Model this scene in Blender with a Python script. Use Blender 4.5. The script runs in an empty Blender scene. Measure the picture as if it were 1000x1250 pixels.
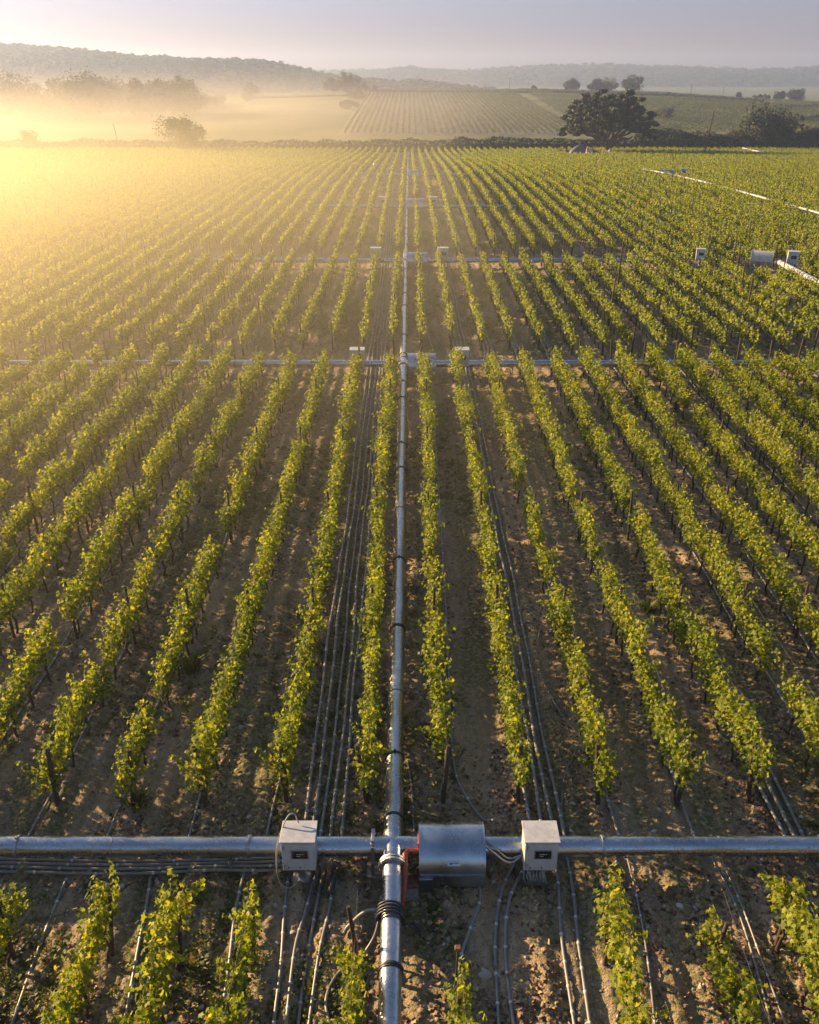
import bpy, math, random
import numpy as np
from math import radians as R, pi, sin, cos, tan, atan2
from mathutils import Vector, Matrix

random.seed(7); rng = np.random.default_rng(7)
scene = bpy.context.scene
col = scene.collection

# ------------------------------------------------------------------ camera, sky, sun, exposure
CAM_H = 14.5; PITCH = 26.0; FPX = 1100.0
cam_d = bpy.data.cameras.new('camera'); cam = bpy.data.objects.new('camera', cam_d); col.objects.link(cam)
cam.location = (0, 0, CAM_H); cam.rotation_euler = (R(90 - PITCH), 0, 0)
cam_d.sensor_fit = 'VERTICAL'; cam_d.sensor_height = 36; cam_d.lens = FPX / 1250 * 36
cam_d.clip_start = 0.1; cam_d.clip_end = 9000
scene.camera = cam

SUN_AZ = -60.0      # degrees, from straight ahead (+Y), negative = left
SUN_EL = 16.0
sd = Vector((sin(R(SUN_AZ)) * cos(R(SUN_EL)), cos(R(SUN_AZ)) * cos(R(SUN_EL)), sin(R(SUN_EL))))
sun_d = bpy.data.lights.new('sun', 'SUN'); sun = bpy.data.objects.new('sun', sun_d); col.objects.link(sun)
sun_d.energy = 5.0; sun_d.angle = R(0.6); sun_d.color = (1.0, 0.71, 0.37)
sun.rotation_euler = sd.to_track_quat('Z', 'Y').to_euler()

world = bpy.data.worlds.new('World'); scene.world = world; world.use_nodes = True
wn = world.node_tree; bg = wn.nodes['Background']
sky = wn.nodes.new('ShaderNodeTexSky'); sky.sky_type = 'NISHITA'; sky.sun_disc = False
sky.sun_elevation = R(SUN_EL); sky.sun_rotation = R(SUN_AZ); sky.altitude = 100
sky.air_density = 1.0; sky.dust_density = .6; sky.ozone_density = 3.0
sep = wn.nodes.new('ShaderNodeSeparateXYZ'); tco = wn.nodes.new('ShaderNodeTexCoord'); wn.links.new(tco.outputs['Generated'], sep.inputs[0])
elr = wn.nodes.new('ShaderNodeMapRange'); elr.interpolation_type = 'SMOOTHSTEP'; elr.inputs['From Min'].default_value = .02; elr.inputs['From Max'].default_value = .22; wn.links.new(sep.outputs[2], elr.inputs[0])
band = wn.nodes.new('ShaderNodeMix'); band.data_type = 'RGBA'; wn.links.new(elr.outputs[0], band.inputs['Factor'])
band.inputs['A'].default_value = (.47, .385, .565, 1); band.inputs['B'].default_value = (1.0, .89, .84, 1)      # mauve dawn band under a clear zenith
tint = wn.nodes.new('ShaderNodeMix'); tint.data_type = 'RGBA'; tint.blend_type = 'MULTIPLY'; tint.inputs['Factor'].default_value = 1.0
wn.links.new(band.outputs['Result'], tint.inputs['B'])
wn.links.new(sky.outputs[0], tint.inputs['A']); wn.links.new(tint.outputs['Result'], bg.inputs[0])
bg.inputs[1].default_value = 0.08

scene.view_settings.view_transform = 'Standard'; scene.view_settings.look = 'None'
scene.view_settings.exposure = 1.42; scene.view_settings.gamma = 1
cy = scene.cycles
cy.max_bounces = 6; cy.diffuse_bounces = 3; cy.glossy_bounces = 3; cy.transmission_bounces = 4
cy.transparent_max_bounces = 8; cy.volume_bounces = 1; cy.use_denoising = True
cy.caustics_reflective = False; cy.caustics_refractive = False

# ------------------------------------------------------------------ helpers
S = 1.7                                   # row pitch
FIELD_END = 255.0

def sstep(a, b, v):
    t = np.clip((v - a) / (b - a), 0, 1); return t * t * (3 - 2 * t)

def terrain(x, y):
    x = np.asarray(x, float); y = np.asarray(y, float)
    zc = np.interp(x, [-400, -139, -45, 75, 161, 214, 268, 500], [-2.5, .4, 3.6, 4.4, 2.6, -.6, -3.4, -5])
    z = -4.6 * sstep(120, 265, y)
    z = z + (-2.1) * sstep(262, 350, y)
    z = z + (zc + 6.7) * np.clip((y - 350) / 300, 0, 1) ** .85 * (y < 652)
    z = np.where(y >= 652, zc + (-11 - zc) * sstep(655, 900, y), z)
    return z

def zcam(y, z): return y * cos(R(PITCH)) + (CAM_H - z) * sin(R(PITCH))
def xat(px, y, z=0.0): return (px - 500) / FPX * zcam(y, z)
def yat(py, z=0.0): return (CAM_H - z) / tan(R(PITCH) + math.atan((py - 625) / FPX))
def yatt(py, dz=0.0):
    y = yat(py, dz)
    for _ in range(30): y = .5 * y + .5 * yat(py, dz + tz(0, y))
    return y
def pix(x, y, z):
    zc = zcam(y, z); up = y * sin(R(PITCH)) - (CAM_H - z) * cos(R(PITCH))
    return 500 + FPX * x / zc, 625 - FPX * up / zc
def tz(x, y): return float(terrain(x, y))

def _hash(ix, iy, s):
    h = (ix.astype(np.int64) * 374761393 + iy.astype(np.int64) * 668265263 + s * 974711) & 0xffffffff
    h = ((h ^ (h >> 13)) * 1274126177) & 0xffffffff
    return ((h ^ (h >> 16)) & 0xffff) / 65535.0
def vnoise(x, y, s=0):
    ix = np.floor(x); iy = np.floor(y); fx = x - ix; fy = y - iy
    fx = fx * fx * (3 - 2 * fx); fy = fy * fy * (3 - 2 * fy)
    a = _hash(ix, iy, s); b = _hash(ix + 1, iy, s); c = _hash(ix, iy + 1, s); d = _hash(ix + 1, iy + 1, s)
    return (a * (1 - fx) + b * fx) * (1 - fy) + (c * (1 - fx) + d * fx) * fy
def fbm(x, y, o=4, s=0):
    v = 0; a = .5
    for k in range(o):
        v = v + a * vnoise(x * 2 ** k, y * 2 ** k, s + k * 17); a *= .5
    return v

def tag(o, label=None, cat=None, group=None, kind=None):
    if label: o['label'] = label
    if cat: o['category'] = cat
    if group: o['group'] = group
    if kind: o['kind'] = kind
    return o
def link(name, me, parent=None, loc=None, rot=None):
    o = bpy.data.objects.new(name, me); col.objects.link(o)
    if parent: o.parent = parent
    if loc is not None: o.location = loc
    if rot is not None: o.rotation_euler = rot
    return o
def empty(name, loc, rz=0.0):
    o = bpy.data.objects.new(name, None); col.objects.link(o); o.location = loc; o.rotation_euler = (0, 0, rz)
    o.empty_display_size = .1
    return o
def copy_tree(o, parent=None):
    c = o.copy(); col.objects.link(c); c.parent = parent
    for ch in list(kids.get(o.name, [])): copy_tree(ch, c)
    return c
kids = {}
def remember(o):
    kids[o.name] = list(o.children)
    for c in o.children: remember(c)

def np_mesh(name, V, F, mats, smooth=False, rnd=None, midx=None):
    """V (n,3), F (m,k) all faces of k corners"""
    me = bpy.data.meshes.new(name)
    V = np.asarray(V, np.float32); F = np.asarray(F, np.int32); m, k = F.shape
    me.vertices.add(len(V)); me.vertices.foreach_set('co', V.ravel())
    me.loops.add(m * k); me.loops.foreach_set('vertex_index', F.ravel())
    me.polygons.add(m); me.polygons.foreach_set('loop_start', np.arange(0, m * k, k, dtype=np.int32))
    if smooth: me.polygons.foreach_set('use_smooth', np.ones(m, bool))
    if midx is not None: me.polygons.foreach_set('material_index', np.asarray(midx, np.int32))
    if rnd is not None:
        a = me.attributes.new('rnd', 'FLOAT', 'POINT'); a.data.foreach_set('value', np.asarray(rnd, np.float32))
    for x in (mats if isinstance(mats, (list, tuple)) else [mats]): me.materials.append(x)
    me.update(calc_edges=True); me.validate()
    return me

class MB:
    def __init__(s): s.v = []; s.f = []; s.m = []; s.sm = []
    def add(s, vs, fs, mi=0, smooth=False):
        b = len(s.v); s.v += [tuple(v) for v in vs]
        for f in fs: s.f.append(tuple(b + i for i in f)); s.m.append(mi); s.sm.append(smooth)
        return s
    def box(s, c, d, mi=0, rot=None, bev=0.0):
        hx, hy, hz = d[0] / 2, d[1] / 2, d[2] / 2
        if bev <= 0:
            vs = [Vector((x * hx, y * hy, z * hz)) for z in (-1, 1) for y in (-1, 1) for x in (-1, 1)]
            fs = [(0, 2, 3, 1), (4, 5, 7, 6), (0, 1, 5, 4), (2, 6, 7, 3), (0, 4, 6, 2), (1, 3, 7, 5)]
        else:
            import bmesh
            bm = bmesh.new(); bmesh.ops.create_cube(bm, size=1)
            for v in bm.verts: v.co = Vector((v.co.x * d[0], v.co.y * d[1], v.co.z * d[2]))
            bmesh.ops.bevel(bm, geom=bm.edges[:], offset=bev, segments=2, affect='EDGES', profile=.5)
            bm.verts.index_update(); vs = [v.co.copy() for v in bm.verts]; fs = [[v.index for v in f.verts] for f in bm.faces]; bm.free()
        if rot is not None: vs = [rot @ v for v in vs]
        return s.add([v + Vector(c) for v in vs], fs, mi)
    def tube(s, pts, r, n=8, mi=0, caps=True, smooth=True):
        pts = [Vector(p) for p in pts]; rr = r if isinstance(r, (list, tuple)) else [r] * len(pts)
        vs = []; fs = []; pn = None
        for i, p in enumerate(pts):
            t = (pts[min(i + 1, len(pts) - 1)] - pts[max(i - 1, 0)])
            if t.length < 1e-9: t = Vector((0, 0, 1))
            t.normalize()
            if pn is None:
                pn = t.orthogonal().normalized()
            pn = (pn - t * pn.dot(t)).normalized(); b = t.cross(pn)
            for k in range(n):
                a = 2 * pi * k / n; vs.append(p + (pn * cos(a) + b * sin(a)) * rr[i])
        for i in range(len(pts) - 1):
            for k in range(n):
                k2 = (k + 1) % n; fs.append((i * n + k, i * n + k2, (i + 1) * n + k2, (i + 1) * n + k))
        s.add(vs, fs, mi, smooth)
        if caps:
            s.add(vs[:n], [tuple(reversed(range(n)))], mi); s.add(vs[-n:], [tuple(range(n))], mi)
        return s
    def torus(s, c, axis, R0, r, n=24, k=8, mi=0, arc=2 * pi, a0=0):
        ax = Vector(axis).normalized(); u = ax.orthogonal().normalized(); w = ax.cross(u)
        pts = [Vector(c) + (u * cos(a0 + arc * i / n) + w * sin(a0 + arc * i / n)) * R0 for i in range(n + 1)]
        return s.tube(pts, r, k, mi, caps=arc < 2 * pi - .01)
    def ring(s, c, axis, r, w, mi=0, n=20):
        ax = Vector(axis).normalized() * (w / 2); return s.tube([Vector(c) - ax, Vector(c) + ax], r, n, mi)
    def extrude_x(s, prof, x0, x1, mi=0, smooth=False):
        n = len(prof); vs = [(x0, p[0], p[1]) for p in prof] + [(x1, p[0], p[1]) for p in prof]
        s.add(vs, [(i, (i + 1) % n, n + (i + 1) % n, n + i) for i in range(n)], mi, smooth)
        s.add(vs[:n], [tuple(reversed(range(n)))], mi); s.add(vs[n:], [tuple(range(n))], mi)
        return s
    def mesh(s, name, mats):
        me = bpy.data.meshes.new(name); me.from_pydata(s.v, [], s.f)
        for x in (mats if isinstance(mats, (list, tuple)) else [mats]): me.materials.append(x)
        me.polygons.foreach_set('material_index', s.m); me.polygons.foreach_set('use_smooth', s.sm); me.update()
        return me
    def build(s, name, mats, parent=None, loc=None, rot=None): return link(name, s.mesh(name, mats), parent, loc, rot)

# ------------------------------------------------------------------ materials
class NT:
    def __init__(s, name):
        s.mat = bpy.data.materials.new(name); s.mat.use_nodes = True; s.t = s.mat.node_tree
        s.t.nodes.clear(); s.out = s.t.nodes.new('ShaderNodeOutputMaterial')
    def n(s, typ, _ins=None, **kw):
        nd = s.t.nodes.new(typ)
        for k, v in kw.items(): setattr(nd, k, v)
        for k, v in (_ins or {}).items():
            if hasattr(v, 'is_linked') or isinstance(v, bpy.types.NodeSocket): s.t.links.new(v, nd.inputs[k])
            else: nd.inputs[k].default_value = v
        return nd
    def noise(s, vec, scale, detail=4, rough=.55, **k): return s.n('ShaderNodeTexNoise', {'Vector': vec, 'Scale': scale, 'Detail': detail, 'Roughness': rough}).outputs['Fac']
    def ramp(s, fac, stops):
        nd = s.n('ShaderNodeValToRGB', {'Fac': fac}); e = nd.color_ramp.elements
        while len(e) < len(stops): e.new(.5)
        for el, (p, c) in zip(e, stops): el.position = p; el.color = (*c, 1) if len(c) == 3 else c
        return nd.outputs['Color']
    def mix(s, f, a, b, mode='MIX'):
        nd = s.n('ShaderNodeMix', data_type='RGBA', blend_type=mode)
        for k, v in (('Factor', f), ('A', a), ('B', b)):
            i = [q for q in nd.inputs if q.name == k and (q.type == 'RGBA' or k == 'Factor')][0]
            if isinstance(v, bpy.types.NodeSocket): s.t.links.new(v, i)
            else: i.default_value = v if not (isinstance(v, tuple) and len(v) == 3) else (*v, 1)
        return [q for q in nd.outputs if q.type == 'RGBA'][0]
    def math(s, op, a, b=0.0, c=None, clamp=False):
        nd = s.n('ShaderNodeMath', operation=op, use_clamp=clamp)
        for i, v in enumerate((a, b) + ((c,) if c is not None else ())):
            if isinstance(v, bpy.types.NodeSocket): s.t.links.new(v, nd.inputs[i])
            else: nd.inputs[i].default_value = v
        return nd.outputs[0]
    def maprange(s, v, a, b, c=0.0, d=1.0): return s.n('ShaderNodeMapRange', {'Value': v, 'From Min': a, 'From Max': b, 'To Min': c, 'To Max': d}).outputs[0]
    def bump(s, h, strength, dist): return s.n('ShaderNodeBump', {'Height': h, 'Strength': strength, 'Distance': dist}).outputs[0]
    def surf(s, sh): s.t.links.new(sh, s.out.inputs['Surface']); return s.mat
    def pos(s): return s.n('ShaderNodeNewGeometry').outputs['Position']
    def obj(s): return s.n('ShaderNodeTexCoord').outputs['Object']

def leaf_mat(name, dark, mid, light, old, trans=.45, oldamt=.06, transcol=None):
    t = NT(name)
    a = t.n('ShaderNodeAttribute', attribute_name='rnd').outputs['Fac']
    r = t.n('ShaderNodeObjectInfo').outputs['Random']
    big = t.noise(t.pos(), .12, 2)
    f = t.math('ADD', t.math('MULTIPLY', a, .62), t.math('ADD', t.math('MULTIPLY', r, .16), t.math('MULTIPLY', big, .22)))
    c = t.ramp(f, [(0.1, dark), (.45, mid), (.85, light)])
    isold = t.math('LESS_THAN', t.math('FRACT', t.math('MULTIPLY', a, 37.3)), oldamt)
    c = t.mix(isold, c, old)
    p = t.n('ShaderNodeBsdfPrincipled', {'Base Color': c, 'Roughness': .55, 'Specular IOR Level': .3})
    tc = t.mix(1.0, c, transcol or (1.9, 1.75, .55), 'MULTIPLY')
    tr = t.n('ShaderNodeBsdfTranslucent', {'Color': tc})
    m = t.n('ShaderNodeMixShader', {0: trans, 1: p.outputs[0], 2: tr.outputs[0]})
    return t.surf(m.outputs[0])

M = {}
M['vine_leaf'] = leaf_mat('vine_leaf', (.06, .10, .012), (.17, .215, .018), (.36, .35, .03), (.26, .17, .04), .5, .022)
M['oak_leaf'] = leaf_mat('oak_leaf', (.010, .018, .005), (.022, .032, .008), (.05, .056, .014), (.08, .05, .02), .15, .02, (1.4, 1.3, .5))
M['tree_leaf'] = leaf_mat('tree_leaf', (.035, .045, .012), (.07, .08, .022), (.12, .12, .035), (.14, .09, .03), .3, .04, (1.4, 1.3, .5))
M['pale_leaf'] = leaf_mat('pale_leaf', (.08, .08, .03), (.13, .12, .045), (.18, .16, .07), (.18, .12, .05), .3, .05, (1.4, 1.3, .6))
M['slope_leaf'] = leaf_mat('slope_leaf', (.065, .085, .022), (.10, .12, .03), (.14, .155, .045), (.16, .12, .05), .3, .02, (1.3, 1.2, .5))
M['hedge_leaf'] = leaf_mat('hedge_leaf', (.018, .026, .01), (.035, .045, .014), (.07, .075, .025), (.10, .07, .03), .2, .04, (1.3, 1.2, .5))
M['weed'] = leaf_mat('weed', (.06, .085, .02), (.11, .14, .03), (.19, .20, .05), (.25, .18, .08), .35, .12, (1.3, 1.3, .4))

def simple(name, base, rough=.6, metal=0.0, var=.25, scale=6.0, bump=0.0, coord='obj', spec=.5, dark=None):
    t = NT(name); v = t.obj() if coord == 'obj' else t.pos()
    n = t.noise(v, scale, 5)
    d = dark or tuple(x * (1 - var) for x in base)
    c = t.mix(t.maprange(n, .35, .65), d, base)
    ins = {'Base Color': c, 'Roughness': rough, 'Metallic': metal, 'Specular IOR Level': spec}
    if bump: ins['Normal'] = t.bump(n, 1.0, bump)
    return t.surf(t.n('ShaderNodeBsdfPrincipled', ins).outputs[0])

def wood_mat(name, a, b):
    t = NT(name); o = t.obj()
    mp = t.n('ShaderNodeMapping', {'Vector': o, 'Scale': (14, 14, 1.2)}).outputs[0]
    n = t.noise(mp, 4, 6, .65); r = t.n('ShaderNodeObjectInfo').outputs['Random']
    c = t.mix(t.maprange(n, .3, .7), a, b); c = t.mix(t.math('MULTIPLY', r, .4), c, (.08, .05, .034))
    return t.surf(t.n('ShaderNodeBsdfPrincipled', {'Base Color': c, 'Roughness': .85, 'Normal': t.bump(n, .8, .02)}).outputs[0])
M['post'] = wood_mat('post_wood', (.035, .022, .015), (.10, .058, .035))
M['bark'] = wood_mat('vine_bark', (.03, .02, .014), (.085, .055, .036))
M['oak_bark'] = wood_mat('oak_bark', (.05, .036, .025), (.13, .095, .06))

def metal_mat(name, base, rough, dirt, dirtcol, scale=3.0, stretch=(1, 1, 1)):
    t = NT(name); o = t.obj()
    mp = t.n('ShaderNodeMapping', {'Vector': o, 'Scale': stretch}).outputs[0]
    n1 = t.noise(mp, scale, 6, .6); n2 = t.noise(o, 16, 5, .7); n3 = t.noise(o, 60, 3, .6)
    d = t.math('MULTIPLY', t.maprange(n2, .53, .66), dirt)
    n4 = t.noise(o, 1.1, 5, .7); d = t.math('MAXIMUM', d, t.math('MULTIPLY', t.maprange(n4, .55, .75), dirt * .9))
    c = t.mix(t.maprange(n1, .3, .7), tuple(x * .62 for x in base), base); c = t.mix(d, c, dirtcol)
    rg = t.math('ADD', t.maprange(n1, .3, .7, rough * .75, rough * 1.3), t.math('MULTIPLY', d, .4))
    mt = t.math('SUBTRACT', 1.0, t.math('MULTIPLY', d, .85))
    return t.surf(t.n('ShaderNodeBsdfPrincipled', {'Base Color': c, 'Roughness': rg, 'Metallic': mt, 'Normal': t.bump(t.math('ADD', n3, t.math('MULTIPLY', n2, .8)), .35, .0018)}).outputs[0])
M['pipe'] = metal_mat('pipe_steel', (.62, .62, .63), .28, .55, (.16, .12, .09), 2.5, (1, .25, 1))
M['crosspipe'] = metal_mat('cross_pipe_steel', (.60, .63, .67), .26, .45, (.18, .14, .11), 2.5, (.25, 1, 1))
M['drum'] = metal_mat('drum_steel', (.58, .62, .67), .30, .12, (.2, .17, .14), 1.6, (1, 1, 1))
M['clamp'] = metal_mat('clamp_steel', (.55, .55, .56), .42, .5, (.14, .10, .08), 5)
M['whitepipe'] = simple('white_painted_pipe', (.46, .45, .43), .45, var=.2, scale=2)
M['darkrubber'] = simple('dark_rubber', (.03, .033, .037), .5, var=.3, scale=9)
M['hose'] = simple('hose_black', (.16, .17, .18), .4, var=.35, scale=4, coord='pos', dark=(.26, .23, .19))
M['clip'] = simple('clip_white', (.62, .62, .60), .45, var=.3, scale=30)
M['red'] = simple('red_oxide_paint', (.42, .07, .035), .45, var=.4, scale=14, bump=.004)
M['redplate'] = simple('rusty_red_plate', (.24, .10, .06), .8, var=.4, scale=12, bump=.01)
M['concrete'] = simple('footing_concrete', (.27, .24, .20), .9, var=.35, scale=14, bump=.02)
M['cable'] = simple('pale_cable', (.38, .37, .30), .5, var=.2)
M['screen'] = simple('screen_glass', (.015, .02, .022), .12, var=.3, scale=3)
M['mark'] = simple('screen_mark', (.55, .6, .5), .5, var=.1)
M['sticker'] = simple('sticker_white', (.62, .66, .70), .5, var=.1)
M['blueink'] = simple('sticker_blue', (.05, .13, .28), .5, var=.1)
M['galv'] = simple('flex_conduit', (.34, .34, .34), .4, .7, var=.3, scale=10)
M['tarp'] = simple('tarpaulin_cloth', (.12, .13, .16), .7, var=.3, scale=1.5, bump=.05)
M['pinksack'] = simple('pink_sack_cloth', (.55, .33, .27), .8, var=.3, scale=3, bump=.03)
M['wire'] = simple('wire_steel', (.16, .15, .13), .7, var=.2)
def cabinet_paint():
    t = NT('cabinet_paint'); o = t.obj()
    n = t.noise(o, 5, 5); n2 = t.noise(o, 34, 4, .7); n3 = t.noise(o, 10, 2)
    c = t.mix(t.maprange(n, .35, .7), (.42, .42, .43), (.58, .57, .57))
    chip = t.math('MULTIPLY', t.maprange(n2, .63, .66), t.maprange(n3, .5, .56))
    c = t.mix(chip, c, (.06, .055, .06))
    sk = t.noise(t.n('ShaderNodeMapping', {'Vector': o, 'Scale': (16, 16, 1.3)}).outputs[0], 1.6, 5, .7)
    c = t.mix(t.math('MULTIPLY', t.maprange(sk, .55, .75), .4), c, (.20, .15, .10))
    return t.surf(t.n('ShaderNodeBsdfPrincipled', {'Base Color': c, 'Roughness': .5, 'Normal': t.bump(n2, .2, .004)}).outputs[0])
M['cabinet'] = cabinet_paint()

def ground_mat():
    t = NT('vineyard_soil'); p = t.pos()
    sx = t.n('ShaderNodeSeparateXYZ', {'Vector': p})
    X, Y = sx.outputs[0], sx.outputs[1]
    flat = t.n('ShaderNodeCombineXYZ', {'X': X, 'Y': Y}).outputs[0]
    st = t.n('ShaderNodeMapping', {'Vector': flat, 'Scale': (1.15, .2, 1)}).outputs[0]
    n1 = t.noise(st, .9, 6, .62); n2 = t.noise(flat, 5.5, 6, .65); n3 = t.noise(flat, 26, 4, .6); nb = t.noise(flat, .16, 3)
    c = t.mix(t.maprange(n1, .32, .68), (.26, .18, .10), (.54, .405, .25))
    c = t.mix(t.maprange(n2, .45, .72), c, (.54, .42, .29))
    c = t.mix(t.maprange(n3, .56, .72), c, (.045, .028, .018))
    # fallen leaves, flat in the soil
    vo = t.n('ShaderNodeTexVoronoi', {'Vector': flat, 'Scale': 13.0, 'Randomness': 1.0})
    sep = t.n('ShaderNodeSeparateColor', {'Color': vo.outputs['Color']})
    lm = t.math('MULTIPLY', t.math('GREATER_THAN', sep.outputs[0], .66), t.math('LESS_THAN', vo.outputs['Distance'], .034 * 10))
    lm = t.math('MULTIPLY', lm, t.maprange(t.noise(flat, .8, 4), .42, .58))
    lc = t.ramp(sep.outputs[1], [(0, (.06, .03, .02)), (.4, (.20, .085, .04)), (.8, (.34, .17, .08)), (1, (.42, .30, .16))])
    c = t.mix(t.math('MULTIPLY', lm, .8), c, lc)
    # moss and short grass patches
    g = t.math('MULTIPLY', t.maprange(t.noise(st, .55, 5, .6), .44, .56), t.maprange(t.noise(flat, 9, 5, .7), .38, .58))
    gc = t.mix(t.maprange(n3, .4, .6), (.055, .075, .018), (.13, .155, .04))
    c = t.mix(t.math('MULTIPLY', g, .85), c, gc)
    # pale stones
    vs = t.n('ShaderNodeTexVoronoi', {'Vector': flat, 'Scale': 6.0})
    s2 = t.n('ShaderNodeSeparateColor', {'Color': vs.outputs['Color']})
    sm = t.math('MULTIPLY', t.math('GREATER_THAN', s2.outputs[0], .86), t.math('LESS_THAN', vs.outputs['Distance'], .11))
    c = t.mix(t.math('MULTIPLY', sm, .7), c, (.42, .36, .30))
    # beyond the vineyard: meadow and hillside
    mn = t.noise(flat, .02, 4); mn2 = t.noise(flat, .25, 5, .65)
    md = t.mix(t.maprange(mn, .4, .6), (.11, .12, .045), (.20, .20, .08)); md = t.mix(t.math('MULTIPLY', t.maprange(mn2, .4, .6), .35), md, (.07, .075, .035))
    far = t.maprange(Y, 256, 262)
    c = t.mix(far, c, md)
    # tilled ground of the hillside vineyard
    hv = t.math('MULTIPLY', t.math('MULTIPLY', t.maprange(X, -27, -23), t.maprange(X, 66, 62)), t.math('MULTIPLY', t.maprange(Y, 358, 364), t.maprange(Y, 642, 636)))
    c = t.mix(hv, c, t.mix(t.maprange(mn2, .4, .6), (.32, .25, .20), (.42, .34, .28)))
    h = t.math('ADD', t.math('MULTIPLY', n2, .9), t.math('ADD', t.math('MULTIPLY', n3, .5), t.math('MULTIPLY', lm, .25)))
    b = t.bump(h, 1.0, .14)
    return t.surf(t.n('ShaderNodeBsdfPrincipled', {'Base Color': c, 'Roughness': .95, 'Specular IOR Level': .15, 'Normal': b}).outputs[0])
M['ground'] = ground_mat()
def hill_mat():
    t = NT('wooded_hill'); p = t.pos(); n = t.noise(p, .012, 5, .6); n2 = t.noise(p, .08, 4)
    c = t.mix(t.maprange(n, .4, .6), (.045, .055, .022), (.085, .085, .035)); c = t.mix(t.maprange(n2, .45, .65), c, (.03, .038, .016))
    return t.surf(t.n('ShaderNodeBsdfPrincipled', {'Base Color': c, 'Roughness': 1.0, 'Specular IOR Level': .1}).outputs[0])
M['hill'] = hill_mat()

# ------------------------------------------------------------------ ground sheet
def ground():
    u = np.concatenate([-np.geomspace(6, .60, 26)[:-1], np.linspace(-.60, .60, 680), np.geomspace(.60, 6, 26)[1:]])
    ys = [-60, -30, -12, -3, 3]
    y = 6.0
    while y < 320: ys.append(y); y += .0029 * (y + 5)
    while y < 950: ys.append(y); y += 4
    ys += list(np.geomspace(955, 7000, 50))
    ys = np.array(ys)
    Yg, U = np.meshgrid(ys, u, indexing='ij')
    X = U * (np.maximum(Yg, 4) + 6)
    Z = terrain(X, Yg)
    fade = np.clip(1 - (np.abs(Yg) - 60) / 80, 0, 1) * (Yg > 4) * (np.abs(U) <= .6)
    ph = (X / S - .42)
    row = np.cos(ph * 2 * pi)                       # 1 under a row of vines
    clod = fbm(X * 2.6, Yg * 1.3, 4, 3) - .5
    fine = fbm(X * 9, Yg * 7, 3, 9) - .5
    inf = (Yg < FIELD_END)
    Z = Z + fade * inf * (.035 * row + .16 * clod + .11 * fine * (.5 + vnoise(X * .8, Yg * .5, 5)) + .036 * np.cos(ph * 6 * pi))
    V = np.stack([X, Yg, Z], -1).reshape(-1, 3)
    nr, nc = Yg.shape; i = (np.arange(nr - 1)[:, None] * nc + np.arange(nc - 1)[None]).ravel()
    F = np.stack([i, i + 1, i + 1 + nc, i + nc], 1)
    o = link('ground', np_mesh('ground', V, F, M['ground'], smooth=True)); tag(o, kind='structure')
ground()

# ------------------------------------------------------------------ foliage templates
def rot_from(nrm, spin):
    """matrices (n,3,3) whose z column is nrm, spun by spin"""
    n = nrm / np.linalg.norm(nrm, axis=1, keepdims=True)
    up = np.where(np.abs(n[:, 2:3]) > .95, np.array([[1., 0, 0]]), np.array([[0, 0, 1.]]))
    a = np.cross(up, n); a /= np.linalg.norm(a, axis=1, keepdims=True); b = np.cross(n, a)
    c, s_ = np.cos(spin)[:, None], np.sin(spin)[:, None]
    return np.stack([a * c + b * s_, b * c - a * s_, n], -1)
def scatter_mesh(TV, TF, Mx, P, sc):
    V = np.einsum('nij,kj->nki', Mx, TV) * sc[:, None, None] + P[:, None, :]
    k = len(TV); F = TF[None] + (np.arange(len(P)) * k)[:, None, None]
    return V.reshape(-1, 3), F.reshape(-1, TF.shape[1])
# a lobed, slightly cupped vine leaf (unit = its width)
_a = np.array([-90, -38, -12, 25, 52, 90, 128, 155, 192, 218]) * pi / 180
_r = np.array([.18, .50, .34, .55, .36, .60, .36, .55, .34, .50])
LEAF_V = np.concatenate([[[0, 0, 0]], np.stack([_r * np.cos(_a), _r * np.sin(_a), -.28 * _r ** 2 * 2 + .12 * np.abs(np.cos(_a))], 1)])
LEAF_F = np.array([[0, 1 + i, 1 + (i + 1) % 10] for i in range(10)])
CARD_V = np.array([[-.5, -.4, 0], [.1, -.5, -.08], [.5, .1, 0], [.05, .55, -.1], [-.45, .3, .05]]); CARD_F = np.array([[0, 1, 2], [0, 2, 3], [0, 3, 4]])

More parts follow.
